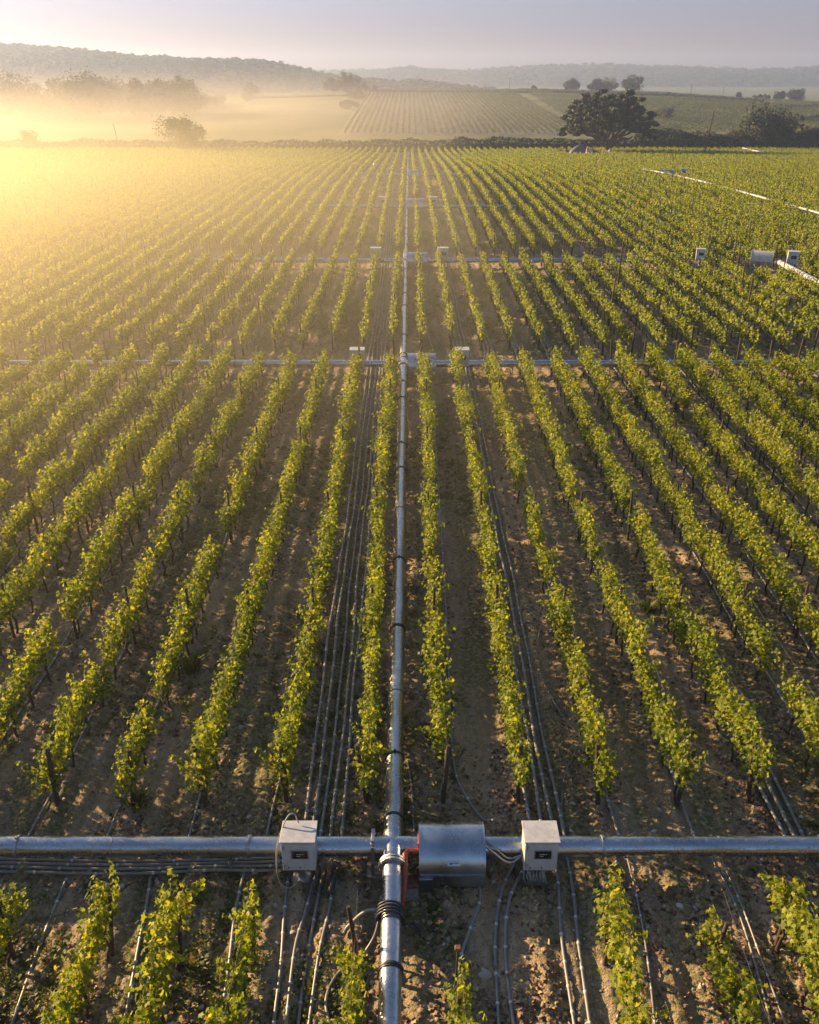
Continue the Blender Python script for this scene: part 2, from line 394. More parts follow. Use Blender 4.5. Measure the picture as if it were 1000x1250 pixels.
def vine_foliage(seed, lod=0, trunk=True):
    r = np.random.default_rng(seed); L = 1.12
    P = []; N = []; SC = []
    nsh = (16, 13, 12)[lod]; per = (26, 16, 10)[lod]
    for k in range(nsh):
        y0 = (k + .5) / nsh * L - L / 2 + r.normal(0, .04); h = r.uniform(.62, 1.02); side = r.normal(0, .11)
        lean = r.normal(0, .12); x0 = r.normal(0, .05)
        if r.random() < .12: side *= 2.4; h *= .75
        for j in range(per):
            s = (j + r.random()) / per
            c = np.array([x0 + side * s ** 1.5 * 1.5, y0 + lean * s, .88 + h * s - .10 * abs(side) * 6 * s ** 3])
            an = r.uniform(0, 2 * pi); rad = r.uniform(.03, .17) * (1 - .35 * s)
            d = np.array([cos(an) * 1.15, sin(an) * .7, r.uniform(-.25, .25)])
            P.append(c + d * rad); N.append(d * .9 + np.array([0, 0, .75]) + r.normal(0, .45, 3)); SC.append(r.uniform(.085, .15) * (1 - .2 * s))
    for k in range((34, 14, 6)[lod]):        # leaves hanging below the cordon
        P.append([r.normal(0, .12), r.uniform(-L / 2, L / 2), r.uniform(.72, .95)]); N.append(r.normal(0, 1, 3) + [0, 0, .6]); SC.append(r.uniform(.08, .13))
    P = np.array(P); N = np.array(N); SC = np.array(SC) * (1.0, 1.3, 1.6)[lod]; P[:, 0] *= (1.0, .85, .72)[lod]
    TV, TF = (LEAF_V, LEAF_F) if lod == 0 else (CARD_V, CARD_F)
    V, F = scatter_mesh(TV, TF, rot_from(N, r.uniform(0, 2 * pi, len(P))), P, SC)
    rn = np.repeat(r.random(len(P)), len(TV))
    return V, F, rn
def vine_trunk(seed):
    r = random.Random(seed); m = MB()
    pts = [(r.uniform(-.02, .02) + .025 * sin(k * 1.3 + seed), r.uniform(-.03, .03), -.12 + k * .14) for k in range(8)]
    m.tube(pts, [.040, .036, .032, .030, .029, .028, .030, .034], 7)
    top = pts[-1]
    for sgn in (-1, 1):
        m.tube([(top[0], 0, top[2] - .03), (r.uniform(-.02, .02), sgn * .2, top[2] + .05), (r.uniform(-.02, .02), sgn * .56, top[2] + .02)], [.026, .019, .012], 6)
    for k in range(7):
        y0 = r.uniform(-.5, .5); x1 = r.uniform(-.1, .1)
        m.tube([(0, y0, top[2]), (x1 * .5, y0 + r.uniform(-.04, .04), top[2] + .35), (x1, y0 + r.uniform(-.08, .08), top[2] + .7)], [.007, .006, .004], 4, caps=False)
    return m
NV = 8
fol_me = []; trk_me = []
for k in range(NV):
    V, F, rn = vine_foliage(100 + k); fol_me.append(np_mesh('vine_foliage', V, F, M['vine_leaf'], rnd=rn))
for k in range(5): trk_me.append(vine_trunk(k).mesh('vine_trunk', M['bark']))

def mb_tris(m):
    F = []
    for f in m.f:
        for i in range(1, len(f) - 1): F.append((f[0], f[i], f[i + 1]))
    return np.array(m.v), np.array(F)
def vine_variant(seed, lod):
    V, F, rn = vine_foliage(300 + seed + 50 * lod, lod)
    if lod < 2: tv, tf = mb_tris(vine_trunk(seed))
    else: tv, tf = mb_tris(MB().tube([(0, 0, -.1), (.02, .02, .9)], [.045, .035], 4))
    VV = np.concatenate([V, tv]); FF = np.concatenate([F, tf + len(V)])
    me = np_mesh('vine_plant', VV, FF, [M['vine_leaf'], M['bark']], rnd=np.concatenate([rn, np.zeros(len(tv))]),
                 midx=np.concatenate([np.zeros(len(F)), np.ones(len(tf))]))
    return me

def hidden(me): return bpy.data.objects.new(me.name, me)          # data for geometry nodes, never linked

def gn_scatter(name, pts, rot, scl, meshes, label, cat=None):
    """one stuff object: meshes instanced on points"""
    n = len(pts); me = bpy.data.meshes.new(name)
    me.vertices.add(n); me.vertices.foreach_set('co', np.asarray(pts, np.float32).ravel())
    a = me.attributes.new('rot', 'FLOAT_VECTOR', 'POINT'); a.data.foreach_set('vector', np.asarray(rot, np.float32).ravel())
    a = me.attributes.new('scl', 'FLOAT_VECTOR', 'POINT'); a.data.foreach_set('vector', np.asarray(scl, np.float32).ravel())
    a = me.attributes.new('pick', 'INT', 'POINT'); a.data.foreach_set('value', rng.integers(0, len(meshes), n).astype(np.int32))
    o = link(name, me); tag(o, label, cat, kind='stuff')
    ng = bpy.data.node_groups.new(name, 'GeometryNodeTree')
    ng.interface.new_socket('Geometry', in_out='INPUT', socket_type='NodeSocketGeometry')
    ng.interface.new_socket('Geometry', in_out='OUTPUT', socket_type='NodeSocketGeometry')
    N = ng.nodes; Lk = ng.links
    gi = N.new('NodeGroupInput'); go = N.new('NodeGroupOutput'); iop = N.new('GeometryNodeInstanceOnPoints')
    jn = N.new('GeometryNodeJoinGeometry')
    for m_ in reversed(meshes):
        oi = N.new('GeometryNodeObjectInfo'); oi.inputs['Object'].default_value = hidden(m_)
        g2 = N.new('GeometryNodeGeometryToInstance'); Lk.new(oi.outputs['Geometry'], g2.inputs[0]); Lk.new(g2.outputs[0], jn.inputs[0])
    def attr(nm, ty):
        q = N.new('GeometryNodeInputNamedAttribute'); q.data_type = ty; q.inputs['Name'].default_value = nm
        return [s for s in q.outputs if s.name == 'Attribute' and s.enabled][0]
    e2r = N.new('FunctionNodeEulerToRotation'); Lk.new(attr('rot', 'FLOAT_VECTOR'), e2r.inputs[0])
    Lk.new(gi.outputs[0], iop.inputs['Points']); Lk.new(jn.outputs[0], iop.inputs['Instance'])
    iop.inputs['Pick Instance'].default_value = True
    Lk.new(attr('pick', 'INT'), iop.inputs['Instance Index']); Lk.new(e2r.outputs[0], iop.inputs['Rotation']); Lk.new(attr('scl', 'FLOAT_VECTOR'), iop.inputs['Scale'])
    Lk.new(iop.outputs[0], go.inputs[0])
    md = o.modifiers.new('scatter', 'NODES'); md.node_group = ng
    return o

# ------------------------------------------------------------------ rows of vines and posts
BLOCKS = [(4.6, 11.35), (15.0, 46.6), (51.2, 76.2), (81.2, FIELD_END)]
BNAME = ['before the near cross pipe', 'beyond the near cross pipe', 'beyond the second cross pipe', 'beyond the third cross pipe']
def nth(k):
    return f"{k}{'th' if 10 <= k % 100 <= 20 else {1: 'st', 2: 'nd', 3: 'rd'}.get(k % 10, 'th')}"
def rowname(i): return f'{nth(i + 1)} row right of' if i >= 0 else f'{nth(-i)} row left of'
KEEP_OFF = [(42.5, 226, 247, 4.5), (.7, 108.5, 115.5, 1.1), (.7, 139, 150, 1.1), (28.7, 48, 72, .6), (28.3, 69.0, 74.5, 2.4), (23.2, 72.0, 75.0, .9), (39.6, 144, 149, 1.6), (41.8, 144, 149, 1.0), (46.0, 101, 104, .9)]
B0X = {-4: -3.05, -3: -2.3, -2: -1.55, -1: -.55, 0: .4, 2: 2.0, 3: 2.97, 4: 3.75}
def rowx(i, b): return S * ((1.06 * B0X[i] if i in B0X else i + (.77 if i < 0 else -.02)) if b == 0 else i + .42)
def row_wig(i, y): return .05 * sin(y * .21 + i * 1.7) + .03 * sin(y * .9 + i)
vines = []; posts = []
for i in range(-74, 75):
    xr = (i + .42) * S
    for b, (y0, y1) in enumerate(BLOCKS):
        xr = rowx(i, b)
        if abs(xr) > 19 and b == 2: y1 = 81.0
        if b == 0 and i in (1,): continue
        o0 = random.uniform(-.35, .35) if b else 0
        yy0 = y0 + o0 * .3; yy1 = y1 + random.uniform(-.5, .4)
        if b == 1 and abs(xr) < 8: yy1 = 46.0
        if b == 1 and abs(xr) > 8: yy1 += .8
        if b == 2 and abs(xr) > 8: yy0 -= 1.2
        if b == 0: yy1 = {-4: 11.3, -3: 11.1, -2: 11.0, -1: 11.2, 0: 9.6, 2: 11.2, 3: 10.9, 4: 11.5}.get(i, 11.2)
        if b == 3 and yy0 < abs(xr) * .0: pass
        n = int((yy1 - yy0) / 1.1); num = 0
        for k in range(n):
            y = (yy1 - .12 - k * 1.1) if b == 0 else (yy0 + .12 + k * 1.1)
            if abs(xr) > y * .56 + 12: continue
            num = k + 1
            if random.random() < (.05 if y < 60 else .012): continue
            if any(abs(xr - kx) < kw and ka < y < kb for kx, ka, kb, kw in KEEP_OFF): continue
            sc = random.uniform(.86, 1.1) if b < 2 else random.uniform(.84, .98)
            if b == 0 and i in (-1, 0): sc *= .9
            if b == 0 and i == 3: sc = .82 if k % 2 else .6
            if random.random() < .06: sc *= .72
            vines.append((xr + row_wig(i, y), y, i, b, num, sc))
        # posts: one at either end of a row, the others between
        npst = max(2, int((yy1 - yy0) / 5.6) + 1)
        for k in range(npst):
            y = yy0 + (yy1 - yy0) * k / (npst - 1)
            if abs(xr) > y * .56 + 12 or y < 5: continue
            end = k in (0, npst - 1)
            if b == 3 and k and random.random() < .45: continue
            posts.append((xr + row_wig(i, y), y, i, b, k + 1, end, 'last' if k == npst - 1 else ('first' if k == 0 else nth(k + 1))))
def inview(x, y, z=1.0, mx=25, my=30):
    px, py = pix(x, y, z); return -mx < px < 1000 + mx and py < 1250 + my and zcam(y, z) > 0
vis = sorted([v for v in vines if inview(v[0], v[1], 1.4, 5, 0)], key=lambda v: zcam(v[1], 1))
near = set(id(v) for v in vis[:296])
rest = [v for v in vines if id(v) not in near]
k = 0
for v in vis[:296]:
    x, y, i, b, num, sc = v
    root = empty('grapevine', (x, y, tz(x, y)), random.choice((0, pi)) + random.uniform(-.05, .05)); k += 1
    root.scale = (random.uniform(.85, 1.15), 1, sc)
    tag(root, f"green grapevine, {nth(num)} plant {BNAME[b]}, {rowname(i)} the central pipe", 'grapevine', 'grapevines in the near rows')
    if b == 0 and i == 3: root['label'] = f"sparse stunted grapevine, {nth(num)} plant {BNAME[b]}, {rowname(i)} central pipe"
    link('trunk', trk_me[random.randrange(5)], root); link('foliage', fol_me[random.randrange(NV)], root)
def arr(vs, far):
    P = np.array([(v[0], v[1], tz(v[0], v[1])) for v in vs]); n = len(P)
    Rt = np.zeros((n, 3)); Rt[:, 2] = rng.choice([0, pi], n) + rng.normal(0, .05, n)
    sc = np.array([v[5] for v in vs]); patch = .96 + .10 * fbm(P[:, 0] * .06, P[:, 1] * .06, 3, 40)
    return P, Rt, np.stack([rng.uniform(.9, 1.2, n) * patch * np.where(P[:, 1] > 50, .80, 1.0), np.where(P[:, 1] > 50, 1.2, 1.03), sc * patch], 1)
mid = [v for v in rest if v[1] < 78]; far = [v for v in rest if v[1] >= 78]
allm = [vine_variant(s, 0) for s in range(6)] + [vine_variant(s, 1) for s in range(6)] + [vine_variant(s, 2) for s in range(6)]
P, Rt, Sc = arr(rest, False)
vs_o = gn_scatter('vine_rows', P, Rt, Sc, allm, 'long rows of green grapevines stretching away across the middle and far vineyard', 'vines')
pk = np.array([rng.integers(0, 6) + (0 if v[1] < 45 else (6 if v[1] < 95 else 12)) for v in rest], np.int32)
vs_o.data.attributes['pick'].data.foreach_set('value', pk)
print('VINES', len(vines), 'near', len(vis[:296]), 'rest', len(rest))

def post_mesh(seed, r0, h):
    r = random.Random(seed); m = MB(); lx, ly = r.uniform(-.03, .03), r.uniform(-.03, .03)
    m.tube([(0, 0, -.2), (lx * .3, ly * .3, h * .4), (lx, ly, h - .03), (lx, ly, h)], [r0 * 1.08, r0, r0 * .94, r0 * .8], 9)
    return m.mesh('wooden_post', M['post'])
pm_end = [post_mesh(k, .052, 1.66) for k in range(4)]; pm_mid = [post_mesh(10 + k, .04, 1.9) for k in range(4)]; pm_tall = [post_mesh(20 + k, .05, 3.1) for k in range(3)]
pm_low = [post_mesh(30 + k, .04, 1.42) for k in range(3)]
vp = sorted([p for p in posts if inview(p[0], p[1], 1.9, 0, 0)], key=lambda p: zcam(p[1], 1))
nearp = set(id(p) for p in vp[:280])
for p in vp[:280]:
    x, y, i, b, kk, end, nm = p
    tall = (x > 6 and y > 52 and (i * 7 + kk * 3) % 5 == 0)
    o = link('wooden_post', random.choice(pm_low if b == 0 else (pm_tall if tall else (pm_end if end else pm_mid))), None, (x, y, tz(x, y)),
             (random.uniform(-.05, .05) + (.06 if end and kk > 1 else (-.05 if end else 0)), random.uniform(-.04, .04), random.uniform(0, 6)))
    a = 'tall wooden post' if tall else ('stout wooden end post' if end else 'thin wooden trellis post')
    tag(o, f"{a}, {nm} {BNAME[b]}, {rowname(i)} central pipe", 'post', 'wooden posts along the vine rows')
rp = [p for p in posts if id(p) not in nearp]
P = np.array([(p[0], p[1], tz(p[0], p[1])) for p in rp]); n = len(P)
Rt = np.stack([rng.normal(0, .04, n), rng.normal(0, .04, n), rng.uniform(0, 6, n)], 1)
hs = np.where((rng.random(n) < .05) & (P[:, 0] > 0), 1.5, 1.0)
gn_scatter('trellis_posts', P, Rt, np.stack([np.ones(n), np.ones(n), hs], 1), pm_mid, 'thin dark trellis posts of the far vine rows', 'posts')

# trellis wires of the near rows
for i in range(-9, 9):
    for b in (0, 1):
        if b == 0 and (i == 1 or abs(i) > 6): continue
        y0, y1 = BLOCKS[b]; xr = rowx(i, b)
        if b == 0: y1 = {0: 9.6}.get(i, 11.2); y0 = 6.5
        if b == 0 and not -5 <= i <= 4: continue
        m = MB(); ys = np.linspace(y0, y1, 24)
        for z in (1.0, 1.72):
            m.tube([(xr + row_wig(i, y) + .045, y, z - .03 * sin((y - y0) * .56 % pi)) for y in ys], .0022, 4)
        o = m.build('trellis_wire', M['wire'])
        tag(o, f"thin trellis wire strung on posts {BNAME[b]}, {rowname(i)} pipe", 'wire', 'trellis wires of the near rows')

# ------------------------------------------------------------------ litter, weeds, stones
def field_pts(n, y0, y1, seed, power=1.6):
    r = np.random.default_rng(seed); y = y0 + (y1 - y0) * r.random(n) ** power
    x = r.uniform(-1, 1, n) * (y * .56 + 4); return x, y, r
def gz(x, y): return terrain(x, y) + .035 * np.cos((x / S - .42) * 2 * pi) + .16 * (fbm(x * 2.6, y * 1.3, 4, 3) - .5) + .11 * (fbm(x * 9, y * 7, 3, 9) - .5) * (.5 + vnoise(x * .8, y * .5, 5)) + .036 * np.cos((x / S - .42) * 6 * pi)
t = NT('litter_leaf')
a = t.n('ShaderNodeObjectInfo').outputs['Random']
c = t.ramp(a, [(0, (.05, .028, .018)), (.3, (.15, .075, .042)), (.6, (.27, .155, .085)), (.85, (.40, .29, .16)), (1, (.30, .30, .08))])
M['litter'] = t.surf(t.n('ShaderNodeBsdfPrincipled', {'Base Color': c, 'Roughness': .8}).outputs[0])
lit = []
for k in range(4):
    r = np.random.default_rng(500 + k); q = LEAF_V.copy(); q[:, 2] += r.normal(0, .06, len(q)) + .3 * q[:, 0] ** 2 * (k - 1)
    lit.append(np_mesh('dry_leaf', q * .13, LEAF_F, M['litter']))
x, y, r = field_pts(120000, 7, 62, 1)
keep = (fbm(x * .5, y * .5, 3, 71) + .25 * np.cos((x / S - .42) * 2 * pi) * .5 + r.normal(0, .07, len(x))) > .47
x, y = x[keep], y[keep]; n = len(x)
gn_scatter('leaf_litter', np.stack([x, y, gz(x, y) + .012], 1), np.stack([r.normal(0, .35, n), r.normal(0, .35, n), r.uniform(0, 6.28, n)], 1),
           np.repeat(r.uniform(.5, 1.15, n)[:, None], 3, 1), lit, 'dry brown and orange fallen leaves strewn over the soil', 'leaf litter')
def tuft(seed, n, h, spread, mat, wide=.012):
    r = np.random.default_rng(seed); V = []; F = []; rn = []
    for k in range(n):
        a = r.uniform(0, 2 * pi); b = r.uniform(0, spread * .5); L = h * r.uniform(.5, 1.1); w = wide * r.uniform(.7, 1.4)
        p0 = np.array([cos(a) * b, sin(a) * b, -.01]); d = np.array([cos(a), sin(a), 0]) * r.uniform(.15, .8) * L; sd_ = np.array([-sin(a), cos(a), 0]) * w
        i = len(V); V += [p0 - sd_, p0 + sd_, p0 + d * .4 + sd_ * .8 + [0, 0, L * .6], p0 + d * .4 - sd_ * .8 + [0, 0, L * .6], p0 + d + [0, 0, L * .85]]
        F += [[i, i + 1, i + 2], [i, i + 2, i + 3], [i + 3, i + 2, i + 4]]; rn += [r.random()] * 5
    return np_mesh('tuft', np.array(V), np.array(F), mat, rnd=rn)
tf = [tuft(k, 30, .085, .26, M['weed']) for k in range(3)] + [tuft(5 + k, 18, .11, .3, M['weed'], .026) for k in range(2)]
x, y, r = field_pts(52000, 7, 80, 2)
g = fbm(x * .42, y * .2, 4, 90)
keep = (g + r.normal(0, .035, len(x))) > .545
x, y = x[keep], y[keep]; n = len(x)
gn_scatter('grass', np.stack([x, y, gz(x, y)], 1), np.stack([np.zeros(n), np.zeros(n), r.uniform(0, 6.28, n)], 1),
           np.repeat((r.uniform(.35, 1.0, n) ** 1.5)[:, None], 3, 1) * np.array([1.3, 1.3, .8]), tf, 'patches of low green grass and weeds between the vine rows', 'grass')
def stone_mesh(seed):
    import bmesh
    r = random.Random(seed); bm = bmesh.new(); bmesh.ops.create_icosphere(bm, subdivisions=2, radius=.05)
    k = [Vector((r.uniform(-1, 1), r.uniform(-1, 1), r.uniform(-1, 1))).normalized() for _ in range(5)]
    for v in bm.verts:
        for q in k:
            d = v.co.dot(q) - .034
            if d > 0: v.co -= q * d * .8
        v.co.z *= .6; v.co.x *= 1.2
    me = bpy.data.meshes.new('stone'); bm.to_mesh(me); bm.free(); me.materials.append(M['stone']); return me
t = NT('stone'); a = t.n('ShaderNodeObjectInfo').outputs['Random']
M['stone'] = t.surf(t.n('ShaderNodeBsdfPrincipled', {'Base Color': t.ramp(a, [(0, (.16, .11, .08)), (.7, (.28, .21, .16)), (1, (.50, .45, .40))]), 'Roughness': .9, 'Normal': t.bump(t.noise(t.obj(), 40, 4), .5, .01)}).outputs[0])
sm_ = [stone_mesh(k) for k in range(5)]
x, y, r = field_pts(30000, 7, 50, 3); n = len(x)
gn_scatter('gravel', np.stack([x, y, gz(x, y)], 1), r.uniform(0, 6.28, (n, 3)) * [.1, .1, 1], np.repeat((.25 + 1.1 * r.random(n) ** 5)[:, None], 3, 1), sm_, 'small clods and pale stones scattered on the bare soil', 'stones')
# a few tall weeds
wm = [tuft(60 + k, 60, .55, .5, M['weed'], .03) for k in range(3)]
for (px, py, s_, lab) in [(235, 818, 1.0, 'bushy dark weed beside the fourth row left of the central pipe'), (790, 745, .8, 'pale green weed tuft between the rows right of the central pipe'),
                          (530, 905, .7, 'low dark green weed just right of the long central pipe'), (168, 985, .9, 'yellow grass tuft at the foot of a left row end post')]:
    y = yat(py); x = xat(px, y); o = link('weed', wm[int(px) % 3], None, (x, y, float(gz(x, y)))); o.scale = (s_, s_, s_); tag(o, lab, 'weed')

# ------------------------------------------------------------------ pipes
PZ = .55; PR = .195; PX = -.33
CROSS = [yatt(q_, PZ) for q_ in (1033, 444, 318, 252, 213)]
def pipe_thing(name, p0, p1, r, mat, label, ring_step, ring_mat, ring_r, stands=True, seed=1, cat='pipe', skip=()):
    """a straight pipe > collars (every coupling a ring) and stands"""
    r_ = random.Random(seed); p0 = Vector(p0); p1 = Vector(p1); d = p1 - p0; L = d.length; u = d / L
    g0 = tz(p0.x, p0.y); p0.z += g0; p1.z += g0
    root = empty(name, (p0.x, p0.y, g0)); tag(root, label, cat)
    base = Vector(root.location)
    m = MB(); n = max(2, int(L / 3)); pts = []
    for k in range(n + 1):
        q = p0 + u * L * k / n; gzv = tz(q.x, q.y) - tz(p0.x, p0.y); pts.append(q + Vector((0, 0, gzv)) - base)
    m.tube(pts, r, 28); body = m.build('pipe_body', mat, root)
    k = 0; s = ring_step * .5; cnt = 0
    lib = {}
    while s < L and cnt < 90:
        q = p0 + u * s; q.z += tz(q.x, q.y) - tz(p0.x, p0.y)
        if not any(abs((q - Vector((a, b, q.z))).length) < .7 for a, b in skip):
            kind = cnt % 3
            if kind not in lib:
                g = MB()
                if kind == 0: g.ring((0, 0, 0), u, r * ring_r, .05, 0, 28); g.box(Vector((0, 0, r * ring_r + .012)), (.05, .05, .05))
                elif kind == 1: g.ring((0, 0, 0), u, r * 1.035, .03, 0, 28)
                else: g.ring((0, 0, 0), u, r * (1 + (ring_r - 1) * .8), .09, 0, 28); g.ring((0, 0, 0), u, r * ring_r * 1.03, .02, 0, 28)
                lib[kind] = g.mesh('collar', ring_mat)
            link('collar', lib[kind], root, q - base); cnt += 1
        s += ring_step * r_.uniform(.7, 1.3)
    if stands:
        s = 2.0; cnt = 0; gm = None
        while s < L and cnt < 40:
            q = p0 + u * s; q.z += tz(q.x, q.y) - tz(p0.x, p0.y)
            if gm is None:
                g = MB(); sdv = Vector((-u.y, u.x, 0)) * (r * .8); hz = p0.z - tz(p0.x, p0.y)
                for sg in (-1, 1): g.tube([sdv * sg + Vector((0, 0, -hz - .1)), sdv * sg * .8 + Vector((0, 0, -r * .55))], .022, 6)
                g.box((0, 0, -r - .02), (r * 1.7 if abs(u.y) > .7 else .08, .08 if abs(u.y) > .7 else r * 1.7, .03)); gm = g.mesh('pipe_stand', M['clamp'])
            link('pipe_stand', gm, root, q - base); cnt += 1; s += 5.2
    return root
jx = [(PX, c) for c in CROSS]
pipe_thing('water_pipe', (PX, 4.0, PZ), (PX, 250, PZ), PR, M['pipe'], 'long silver steel pipe running straight up the middle of the vineyard', 3.1, M['darkrubber'], 1.12, seed=4, skip=jx)
XR = [(-16, 16), (-22.5, 20), (-19, 20), (-12, 13), (-9, 10)]
XL = ['nearest cross pipe of blue silver steel, spanning the whole vineyard width', 'second cross pipe of silver steel, just beyond the first long block of vines',
      'third cross pipe, thin and grey among the vine rows', 'fourth cross pipe, faint grey line beside the small silver drum', 'farthest cross pipe, faint grey line near the far hedge']
for k, (c, (xa, xb)) in enumerate(zip(CROSS, XR)):
    pipe_thing('cross_pipe', (xa, c, PZ), (xb, c, PZ), PR * 1.0, M['crosspipe'], XL[k], 2.3, M['clamp'], 1.13, seed=10 + k, skip=[(PX, c), (PX + .9, c), (-2.15, c), (2.57, c)])['group'] = 'cross pipes'
pipe_thing('white_pipe', (28.7, 48, 1.25), (28.7, 71.5, 1.25), .2, M['whitepipe'], 'white pipe leading toward the drum housing at the far right edge', 3, M['clamp'], 1.12, seed=31)
pipe_thing('white_pipe', (43.2, 95, 1.28), (37.2, 153, 1.28), .12, M['whitepipe'], 'long white pipe slanting over the vines on the right of the vineyard', 4, M['clamp'], 1.12, seed=32)
pipe_thing('white_pipe', (82.4, 224, 1.5), (85.6, 249, 1.5), .18, M['whitepipe'], 'short white pipe near the far hedge at the upper right', 5, M['clamp'], 1.1, seed=33)

# ------------------------------------------------------------------ pump station kit
def make_drum():
    t_ = empty('pump_housing', (0, 0, 0)); W = 1.28; r = .56; zc_ = .40
    prof = [(-r, .06)] + [(-r * cos(a), zc_ + r * sin(a)) for a in np.linspace(0, pi, 25)] + [(r, .06)]
    m = MB(); m.extrude_x(prof, -W / 2, W / 2); b = m.build('cover', M['drum'], t_)
    for p in list(b.data.polygons):
        p.use_smooth = abs(p.normal.x) < .5
    for sx in (-1, 1):
        g = MB(); pr = [(-(r + .015), .05)] + [(-(r + .015) * cos(a), zc_ + (r + .015) * sin(a)) for a in np.linspace(0, pi, 25)] + [(r + .015, .05)]
        x0 = sx * (W / 2 - .004); g.extrude_x(pr, min(x0, x0 + sx * .018), max(x0, x0 + sx * .018)); g.build('end_plate', M['drum'], t_)
    g = MB(); g.box((0, -r - .012, .37), (W - .02, .02, .018)); g.build('seam', M['clamp'], t_)
    g = MB(); g.box((0, -r - .008, .20), (W - .04, .012, .28)); g.build('skirt_panel', M['drum'], t_)
    g = MB(); g.box((.02, 0, 0), (W - .1, 1.0, .10)); g.build('base_plate', M['clamp'], t_)
    g = MB(); g.box((0, 0, 0), (.27, .03, .34), bev=.006); br = g.build('latch_plate', M['drum'], t_, (-W / 2 + .12, -r - .03, .12))
    g = MB(); g.torus((.03, -.02, .03), (0, 1, 0), .045, .009, 14, 6, arc=1.5 * pi); g.tube([(.03, -.02, -.02), (-.01, -.02, -.09)], .008, 6); g.build('hook', M['darkrubber'], br)
    nrm = Vector((0, -cos(.62), sin(.62))); q = Vector((0.03, -r * cos(.42), zc_ + r * sin(.42)))
    rot = Matrix.Rotation(-.42, 3, 'X')
    g = MB(); g.box(q + Vector((0, -.006, .002)), (.24, .006, .09), rot=rot); stk = g.build('sticker', M['sticker'], t_)
    g = MB(); g.box(q + Vector((-.06, -.010, .004)), (.055, .004, .04), rot=rot); g.box(q + Vector((.035, -.010, .014)), (.10, .004, .014), rot=rot); g.box(q + Vector((.035, -.011, -.012)), (.10, .004, .010), rot=rot); g.build('printing', M['blueink'], stk)
    g = MB()
    for sx in (-1, 1):
        for a in (.35, 1.0, 1.7, 2.4): g.box((sx * (W / 2 - .05), -(r + .004) * cos(a), zc_ + (r + .004) * sin(a)), (.02, .02, .02))
    g.build('rivet', M['clamp'], t_)
    return t_
def make_box(screen_w=.24):
    t_ = empty('control_box', (0, 0, 0)); W, D, Hh, z0 = .64, .50, .76, .48
    g = MB(); g.box((0, D / 2, z0 + Hh / 2), (W, D, Hh), bev=.012); body = g.build('cabinet', M['cabinet'], t_)
    g = MB(); g.box((0, D / 2 - .01, z0 + Hh + .012), (W + .05, D + .07, .03), bev=.008); g.build('lid', M['cabinet'], t_)
    g = MB(); g.box((0, -.008, z0 + Hh / 2 - .01), (W - .07, .014, Hh - .09), bev=.005); dr = g.build('door', M['cabinet'], t_)
    g = MB(); g.box((.03, -.018, z0 + Hh * .58), (screen_w + .10, .012, .22)); g.build('screen_frame', M['clamp'], dr)
    g = MB(); g.box((.03, -.026, z0 + Hh * .58), (screen_w + .06, .008, .18)); sc = g.build('screen', M['screen'], t_)
    g = MB()
    for k, w in enumerate((.03, .05, .02)): g.box((-.02 + k * .055, -.0315, z0 + Hh * .58 + .02), (w, .003, .02))
    g.box((.0, -.0315, z0 + Hh * .58 - .03), (.07, .003, .012)); g.build('readout', M['mark'], sc)
    for z_ in (.16, .62):
        g = MB(); g.box((-W / 2 + .045, -.02, z0 + z_), (.03, .018, .07)); g.tube([(-W / 2 + .03, -.024, z0 + z_ - .04), (-W / 2 + .03, -.024, z0 + z_ + .04)], .009, 6); g.build('hinge', M['clamp'], dr)
    for x_ in (-.2, .02):
        g = MB(); g.ring((x_, -.02, z0 + .10), (0, 1, 0), .014, .015, 0, 10); g.build('screw', M['darkrubber'], dr)
    g = MB(); g.tube([(0, D * .45, -.05), (0, D * .45, z0)], .075, 14); g.box((0, D * .45, z0 - .02), (.24, .24, .03)); g.build('leg', M['clamp'], t_)
    g = MB(); g.box((0, D * .45, .045), (.34, .26, .05), bev=.01); g.build('foot_plate', M['clamp'], t_)
    return t_
def make_support():
    t_ = empty('pipe_support', (0, 0, 0)); w = .05
    g = MB(); g.box((0, 0, .52), (.07, .05, .50)); 
    g.build('strap', M['clamp'], t_, (0, -PR - .03, 0))
    g = MB(); g.box((0, 0, .79), (.07, .42, .05), bev=.008); g.box((0, -.15, .84), (.06, .05, .06)); g.build('top_bar', M['clamp'], t_)
    g = MB(); g.box((.0, 0, .18), (.07, .05, .36)); g.box((.14, 0, .045), (.34, .05, .05), rot=None); g.build('bracket_arm', M['clamp'], t_, (0, -PR - .05, 0))
    g = MB(); g.box((.10, -.12, .02), (.46, .42, .05), bev=.01); g.build('foot_plate', M['concrete'], t_)
    return t_
def make_joint():
    t_ = empty('pipe_joint', (0, 0, 0)); z = PZ
    g = MB(); g.tube([(-.33, 0, z), (.36, 0, z)], PR * 1.05, 28); g.tube([(0, -.36, z), (0, .36, z)], PR * 1.055, 28)
    g.build('cross_sleeve', M['crosspipe'], t_)
    g = MB(); g.ring((0, -.46, z), (0, 1, 0), PR * 1.42, .045, 0, 28); g.ring((0, -.53, z), (0, 1, 0), PR * 1.42, .045, 0, 28); g.build('flange', M['clamp'], t_)
    for k in range(8):
        a = 2 * pi * k / 8 + .2
        g = MB(); g.ring((PR * 1.28 * cos(a), -.495, z + PR * 1.28 * sin(a)), (0, 1, 0), .02, .15, 0, 6); g.build('bolt', M['clamp'], t_)
    g = MB(); g.ring((0, .72, z), (0, 1, 0), PR * 1.10, .05, 0, 28); g.build('collar', M['darkrubber'], t_)
    return t_
